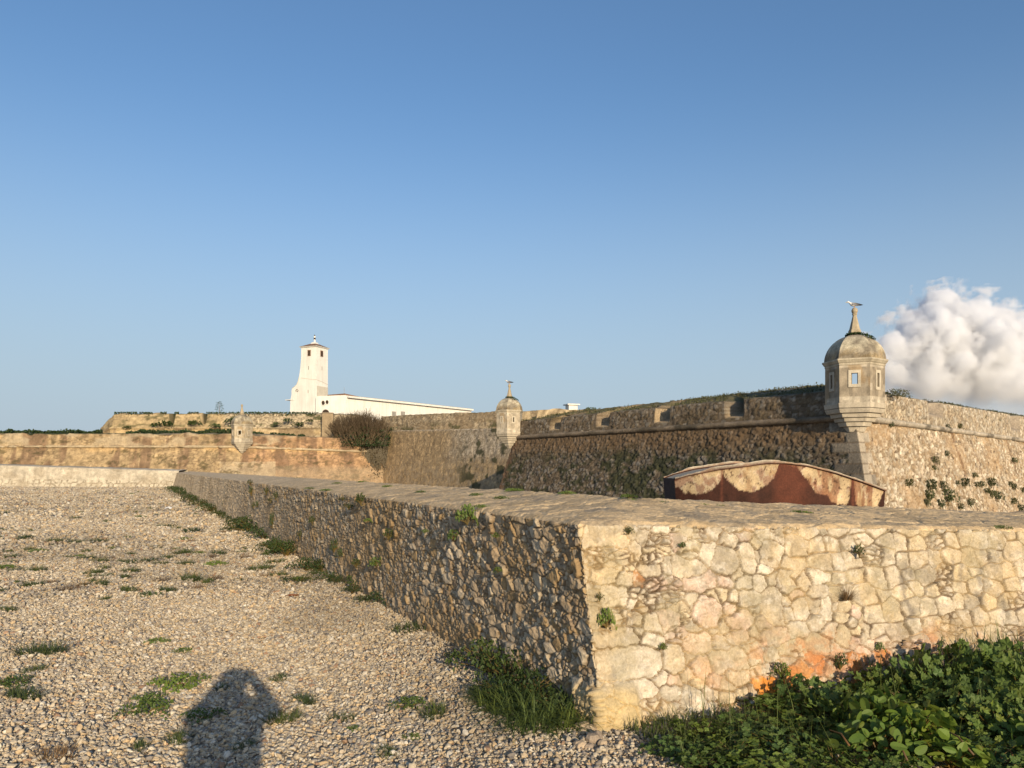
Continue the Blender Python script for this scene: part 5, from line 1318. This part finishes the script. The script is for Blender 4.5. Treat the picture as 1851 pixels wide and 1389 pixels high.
# moss-like herbs around the dome finials, on the domes
for t_, sc_, lab in ((t1, 1.0, 'herbs growing round the finial on the dome of the nearest turret'), (t2, .8, 'herbs growing round the finial on the dome of the middle turret')):
    h_ = MB(); n = 420; a = r_.uniform(0, 6.283, n); ph = np.where(r_.uniform(0, 1, n) < .65, r_.uniform(.86, 1.08, n), r_.uniform(.55, 1.0, n))
    a = np.where(ph < .86, r_.normal(-.55, .35, n), a)
    rr = 1.36 * np.cos(ph * math.pi / 2) ** .92 * 1.0; rr = np.clip(np.nan_to_num(1.36 * np.clip(np.cos(ph * 1.45), .1, 1)), .22, 1.3); z = 2.38 + 1.16 * np.sin(np.clip(ph * 1.45, 0, 1.57)) + .03
    pos = np.stack([rr * np.cos(a), rr * np.sin(a), z + r_.uniform(0, .10, n)], 1) * sc_
    leaves(h_, pos, pos * np.array([1, 1, 0]) + r_.normal(0, .5, (n, 3)) + np.array([0, 0, .8]), .055 * sc_, 'small', r_)
    o = h_.build('dome_herbs', M['dark_leaf']); o.location = t_.location; o.scale = (.89, .89, 1); tag(o, lab, 'plant')

# --- hedge on the ochre rampart and weeds on the upper one
hd = MB(); n = 6500
px = r_.uniform(-60, 455, n); Y = r_.uniform(94.5, 99, n)
top_ = 6.45 + .5 * (fbm(px * .05, px * 0, 3, 4) - .4) + (px > 190) * .05
keep = fbm(px * .03, px * 0 + 7, 13, 3) > .18
keep &= ~((px > 185) & (px < 228))
z = 5.9 + (top_ - 5.9) * r_.uniform(0, 1, n) ** .6
pos = np.stack([(px - CX) / F * Y, Y, z], 1)[keep]
leaves(hd, pos, r_.normal(0, .6, pos.shape) + np.array([.1, -.5, .5]), r_.uniform(.08, .2, len(pos)), 'small', r_, (.5, 1.4))
n = 1800; px = r_.uniform(455, 560, n); Y = r_.uniform(97, 101, n); z = r_.uniform(5.7, 6.5, n) - (px - 455) * .004
pos = np.stack([(px - CX) / F * Y, Y, z], 1); pos = pos[fbm(px * .05, px * 0 + 3, 5, 3) > .45]
leaves(hd, pos, r_.normal(0, .6, pos.shape) + np.array([.1, -.5, .5]), r_.uniform(.08, .2, len(pos)), 'small', r_, (.5, 1.4))
n = 2600; px = r_.uniform(206, 575, n); Y = r_.uniform(104.4, 107.5, n); pos = np.stack([(px - CX) / F * Y, Y, 9.05 + (Y - 104.4) * .08 + r_.uniform(0, .42, n)], 1)
pos = pos[(fbm(px * .06, px * 0 + 5, 15, 3) > .42) & ~((np.abs(px - 308) < 7) | (np.abs(px - 366) < 7))]
leaves(hd, pos, r_.normal(0, .6, pos.shape) + np.array([.1, -.5, .5]), r_.uniform(.06, .15, len(pos)), 'small', r_, (.5, 1.4))
tag(hd.build('rampart_scrub', M['dark_leaf']), 'dark low scrub along the tops of the far ramparts', 'scrub', kind='stuff')
ust = bush_proto('rampart_weed', 130, .7, .55, .12, 'small', M['dark_leaf'], 650, 4)
for i, (px, py, s) in enumerate([(420,762,1.3),(450,768,1.0),(300,769,1.6),(350,766,1.3),(540,768,1.2),(520,760,1.0),(390,770,1.1),(500,765,.8),(560,760,.8),(280,768,1.0),(230,772,.8)]):
    place(ust, at(px, py, 103.3) - np.array([0, 0, .3]), s, i, 'dark weed on the face of the upper rampart', 'weed', 'weeds on the upper rampart')

# --- the big bare shrub
shr = empty('bare_shrub', (*at(650, 0, 97)[:2], 4.6), 0, 'large bare brown shrub with many upright twigs in front of the white wing', 'shrub')
r2 = random.Random(3); twm = MB(); stm = MB()
def branch(p, d, L, rad, lev):
    pts_ = [p]; q = Vector(p); dv = Vector(d).normalized(); nseg = 4
    for k in range(nseg):
        if (q.x / 4.6) ** 2 + (q.y / 3) ** 2 + (max(0, q.z - .3) / (4.2 + r2.gauss(0, .55))) ** 2 > 1: break
        dv = (dv + Vector((r2.gauss(0, .13), r2.gauss(0, .13), .10 + r2.gauss(0, .06)))).normalized()
        q = q + dv * L / nseg; pts_.append(tuple(q))
        if lev < 3 and k >= (1 if lev else 0):
            for _ in range(2 if lev else 2):
                sd_v = Vector((r2.gauss(0, .7), r2.gauss(0, .7), r2.uniform(.1, .7)))
                branch(tuple(q), dv * 1.0 + sd_v * .75, L * r2.uniform(.42, .62), rad * .5, lev + 1)
    if len(pts_) < 2: return
    (stm if lev < 2 else twm).tube(pts_, [rad * (1 - .6 * i / nseg) for i in range(len(pts_))], 4 if lev < 2 else 3, (.8, .8, .8) if lev < 2 else (1, .95, .9), cap=False)
for k in range(95):
    a = r2.uniform(0, 6.283); rr = r2.uniform(0, 1.6)
    lean = r2.uniform(.1, 1.0)
    branch((math.cos(a) * rr * 1.7, math.sin(a) * rr * .8, .2), (math.cos(a) * lean * 1.5, math.sin(a) * lean * .7, .8), r2.uniform(2.0, 3.4), .045, 0)
stm.build('stems', M['bark'], shr); twm.build('twigs', M['bark'], shr)
r_ = np.random.default_rng(41); lf = MB(); n = 2600
a = r_.uniform(0, 6.28, n); q = np.sqrt(r_.uniform(0, 1, n)); pos = np.stack([np.cos(a) * q * 4.2 + .6, np.sin(a) * q * 1.6, r_.uniform(0, 1, n) ** 1.5 * 2.4], 1)
leaves(lf, pos, r_.normal(0, .6, pos.shape) + np.array([.1, -.5, .5]), r_.uniform(.06, .14, n), 'small', r_, (.5, 1.4)); lf.build('leaves', M['dark_leaf'], shr)
# hanging growth over the corner where the ochre rampart meets the curtain
iv = MB(); n = 900; z = r_.uniform(.5, 6.2, n); x = -17.6 + r_.normal(0, 1.0, n) * (.35 + .14 * z); pos = np.stack([x, 97.6 + r_.normal(0, .35, n), z], 1)
leaves(iv, pos, r_.normal(0, .6, pos.shape) + np.array([.1, -.6, .3]), r_.uniform(.06, .14, n), 'small', r_, (.5, 1.4))
for k in range(260):
    x0 = -17.4 + r_.normal(0, 1.0); zz = r_.uniform(4, 7); iv.tube([(x0, 97.5, zz), (x0 + r_.normal(0, .3), 97.3, zz - 1.2), (x0 + r_.normal(0, .5), 97.4, zz - 2.6)], .03, 3, (1.6, 1.1, .9), cap=False)
tag(iv.build('hanging_creeper', M['creeper']), 'dark hanging creeper below the bare shrub at the end of the ochre rampart', 'creeper')
# --- agave flower stalk
ag = empty('agave_stalk', (*at(396, 745, 108)[:2], 9.3), 0, 'tall agave flower stalk with tiered clusters on the skyline of the upper rampart', 'agave')
m_ = MB(); m_.tube([(0, 0, -.3), (.03, 0, .8), (0, 0, 1.75)], [.05, .04, .02], 5, (1, 1, 1)); m_.build('stalk', M['stem'], ag)
cl_m = MB()
for k in range(11):
    z = .45 + k * .12; s = (-1) ** k; L = .55 - .03 * k
    ex, ez = s * L * r_.uniform(.6, 1), z + .22
    cl_m.tube([(0, 0, z), (ex * .6, r_.normal(0, .1), z + .05), (ex, 0, ez)], .018, 3, (1, 1, 1), cap=False)
    p = np.array([ex, 0, ez]) + r_.normal(0, 1, (22, 3)) * np.array([.13, .10, .045]); leaves(cl_m, p, r_.normal(0, 1, (22, 3)), .05, 'small', r_)
cl_m.build('flower_clusters', M['dark_leaf'], ag)

# ================================================================== SMALL LOOSE THINGS
m_ = MB(); p = ground_at(305, 922); n_s, n_r = 9, 7
Ug, Vg = np.meshgrid(np.linspace(-1, 1, n_s), np.linspace(-1, 1, n_r), indexing='ij')
hz = .11 * np.clip(1 - Ug ** 2 * .8 - Vg ** 2 * .7, 0, 1) * (.6 + .9 * fbm(Ug * 2 + 3, Vg * 2, 5, 3)) + .004
top_s = np.stack([p[0] + Ug * .19 + .02 * Vg, p[1] + Vg * .15, hz], -1); bot = top_s.copy(); bot[..., 2] = .0
m_.add(np.concatenate([top_s.reshape(-1, 3), bot.reshape(-1, 3)]), [grid_faces(n_s, n_r), grid_faces(n_s, n_r, n_s * n_r, True)], (.75, .74, .72))
rim_i = np.concatenate([np.arange(n_s) * n_r, (n_s - 1) * n_r + np.arange(1, n_r), np.arange(n_s - 2, -1, -1) * n_r + n_r - 1, np.arange(n_r - 2, 0, -1)])
m_.F.append(np.stack([rim_i, rim_i + n_s * n_r, np.roll(rim_i, -1) + n_s * n_r, np.roll(rim_i, -1)], 1))
tag(m_.build('white_scrap', M['bird'], smooth=False), 'small crumpled white scrap lying on the gravel far from the camera', 'scrap')
m_ = MB(); p = ground_at(516, 1080); q = ground_at(540, 1079)
m_.tube([(p[0], p[1], .02), ((p[0] + q[0]) / 2, p[1], .03), (q[0], q[1], .02)], [.008, .014, .009], 6, (.8, .45, .35))
tag(m_.build('stick', M['stem'], smooth=True), 'short reddish-brown stick lying alone on the gravel', 'stick')
# loose stones at the foot of the corner
r3 = np.random.default_rng(8)
for i in range(16):
    p = ground_at(1080 + r3.uniform(-35, 22), 1322 + r3.uniform(-12, 32)); s = r3.uniform(.02, .05)
    m_ = MB(); nu2 = 8; prof = [(math.sin(t) * s, -math.cos(t) * s * .7) for t in np.linspace(.05, math.pi - .05, 6)]
    m_.lathe(prof, nu2, (0, 0, 0)); m_.V[0] = m_.V[0] * (1 + .5 * (vnoise(m_.V[0][:, 0] / s * 1.3 + i, m_.V[0][:, 1] / s * 1.3 + m_.V[0][:, 2] / s, i)[:, None] - .5)) 
    m_.C[0][:] = (.42, .33, .23) if i % 3 else (.30, .24, .18)
    o = m_.build('loose_stone', M['near'], smooth=False); o.location = (p[0], p[1], s * .4); o.rotation_euler = (0, 0, i)
    tag(o, 'loose stone fallen at the foot of the wall corner', 'stone', 'loose stones at the foot of the wall corner')

# ================================================================== THE PHOTOGRAPHER (stands behind the camera and throws the shadow)
pe = bpy.data.meshes.new('person'); 
J = {'hip': (0, 0, .95), 'belly': (0, 0, 1.12), 'chest': (0, .02, 1.33), 'neck': (0, .03, 1.50), 'head': (0, .06, 1.60), 'crown': (0, .05, 1.70),
     'sl': (-.19, .02, 1.42), 'el': (-.25, .18, 1.33), 'hl': (-.05, .30, 1.60), 'sr': (.19, .02, 1.42), 'er': (.28, .16, 1.37), 'hr': (.06, .30, 1.62),
     'pl': (-.11, 0, .88), 'kl': (-.13, .02, .48), 'al': (-.14, -.02, .08), 'tl': (-.15, .14, .03), 'pr': (.11, 0, .88), 'kr': (.13, .02, .48), 'ar': (.14, -.02, .08), 'tr': (.15, .14, .03)}
Rd = {'hip': .17, 'belly': .165, 'chest': .16, 'neck': .065, 'head': .11, 'crown': .085, 'sl': .085, 'el': .055, 'hl': .04, 'sr': .085, 'er': .055, 'hr': .04, 'pl': .11, 'kl': .07, 'al': .05, 'tl': .04, 'pr': .11, 'kr': .07, 'ar': .05, 'tr': .04}
names = list(J); E = [('hip', 'belly'), ('belly', 'chest'), ('chest', 'neck'), ('neck', 'head'), ('head', 'crown'), ('chest', 'sl'), ('sl', 'el'), ('el', 'hl'), ('chest', 'sr'), ('sr', 'er'), ('er', 'hr'), ('hip', 'pl'), ('pl', 'kl'), ('kl', 'al'), ('al', 'tl'), ('hip', 'pr'), ('pr', 'kr'), ('kr', 'ar'), ('ar', 'tr')]
pe.from_pydata([J[n_] for n_ in names], [(names.index(a_), names.index(b__)) for a_, b__ in E], [])
po = link('person', pe, None); po.location = (-.03, -.42, 0); po.rotation_euler = (0, 0, R(12))
sk = po.modifiers.new("skin", 'SKIN'); sk.use_smooth_shade = True
for i, n_ in enumerate(names):
    pe.skin_vertices[0].data[i].radius = (Rd[n_], Rd[n_]); pe.skin_vertices[0].data[i].use_root = (i == 0)
po.modifiers.new("sub", 'SUBSURF').levels = 1
cm, cnt, cb_ = new_mat('dark_clothes'); cb_.inputs["Base Color"].default_value = (.05, .055, .07, 1); cb_.inputs["Roughness"].default_value = .9
pe.materials.append(cm)
tag(po, 'person in dark clothes holding up a phone, whose shadow falls on the gravel', 'person')

# ================================================================== CLOUD
def cloud():
    rc = np.random.default_rng(17); CD = 3000.0
    bl = [(1700,560,40),(1650,590,34),(1615,630,34),(1600,668,34),(1680,630,66),(1755,585,46),(1800,592,40),(1760,650,78),(1835,640,60),(1690,700,66),(1630,700,48),(1890,640,70),(1600,720,40),(1800,725,84),(1900,725,90),(1960,690,80),(1700,745,60),(1860,790,80)]
    sph = []
    for (px, py, r) in bl:
        c = at(px, py, CD + rc.uniform(-60, 60)); rad = r / F * CD
        sph.append((c, rad))
        for _ in range(22):
            d = rc.normal(0, 1, 3); d[1] -= .5; d[2] += .35; d /= np.linalg.norm(d)
            sph.append((c + d * rad * rc.uniform(.7, .95), rad * rc.uniform(.14, .36)))
    b = bmesh.new(); 
    o0 = at(1740, 650, CD)
    for c, rad in sph:
        bmesh.ops.create_icosphere(b, subdivisions=2, radius=rad, matrix=Matrix.Translation(Vector(c - o0)))
    me = bpy.data.meshes.new('cloud'); b.to_mesh(me); b.free()
    m = bpy.data.materials.new('cloud_vapour'); m.use_nodes = True; nt = m.node_tree
    nt.nodes.remove(nt.nodes["Principled BSDF"]); pv = N(nt, "ShaderNodeVolumePrincipled")
    pv.inputs["Color"].default_value = (.962, .972, .992, 1); pv.inputs["Anisotropy"].default_value = .1; pv.inputs["Density Attribute"].default_value = ""
    at_ = N(nt, "ShaderNodeAttribute", attribute_name="density"); tc = N(nt, "ShaderNodeTexCoord").outputs["Object"]
    n1 = tex_noise(nt, tc, .013, 8, .6)
    add = N(nt, "ShaderNodeMath", operation='MULTIPLY_ADD'); nt.links.new(n1, add.inputs[0]); add.inputs[1].default_value = 1.5; add.inputs[2].default_value = -.80
    s2 = N(nt, "ShaderNodeMath", operation='ADD'); nt.links.new(at_.outputs["Fac"], s2.inputs[0]); nt.links.new(add.outputs[0], s2.inputs[1])
    cl = N(nt, "ShaderNodeClamp"); nt.links.new(s2.outputs[0], cl.inputs[0])
    mu = N(nt, "ShaderNodeMath", operation='MULTIPLY'); nt.links.new(cl.outputs[0], mu.inputs[0]); mu.inputs[1].default_value = .2
    sz = N(nt, "ShaderNodeSeparateXYZ"); nt.links.new(tc, sz.inputs[0]); mr = N(nt, "ShaderNodeMapRange", interpolation_type='SMOOTHSTEP')
    nt.links.new(sz.outputs[2], mr.inputs[0]); mr.inputs[1].default_value = -190; mr.inputs[2].default_value = 110; mr.inputs[3].default_value = .016; mr.inputs[4].default_value = 1
    m3 = N(nt, "ShaderNodeMath", operation='MULTIPLY'); nt.links.new(mu.outputs[0], m3.inputs[0]); nt.links.new(mr.outputs[0], m3.inputs[1])
    nt.links.new(m3.outputs[0], pv.inputs["Density"]); nt.links.new(pv.outputs[0], nt.nodes["Material Output"].inputs["Volume"])
    o = link('cloud', me, m); o.location = o0
    g = bpy.data.node_groups.new("cloud_nodes", 'GeometryNodeTree')
    g.interface.new_socket("Geometry", in_out='INPUT', socket_type='NodeSocketGeometry'); g.interface.new_socket("Geometry", in_out='OUTPUT', socket_type='NodeSocketGeometry')
    gi, go = N(g, "NodeGroupInput"), N(g, "NodeGroupOutput"); mv = N(g, "GeometryNodeMeshToVolume", resolution_mode='VOXEL_SIZE')
    mv.inputs["Voxel Size"].default_value = 6.5; mv.inputs["Interior Band Width"].default_value = 34.0; mv.inputs["Density"].default_value = 1.0
    sm = N(g, "GeometryNodeSetMaterial"); sm.inputs["Material"].default_value = m
    g.links.new(gi.outputs[0], mv.inputs["Mesh"]); g.links.new(mv.outputs[0], sm.inputs["Geometry"]); g.links.new(sm.outputs[0], go.inputs[0])
    o.modifiers.new("vapour", 'NODES').node_group = g
    tag(o, kind='structure')
cloud()
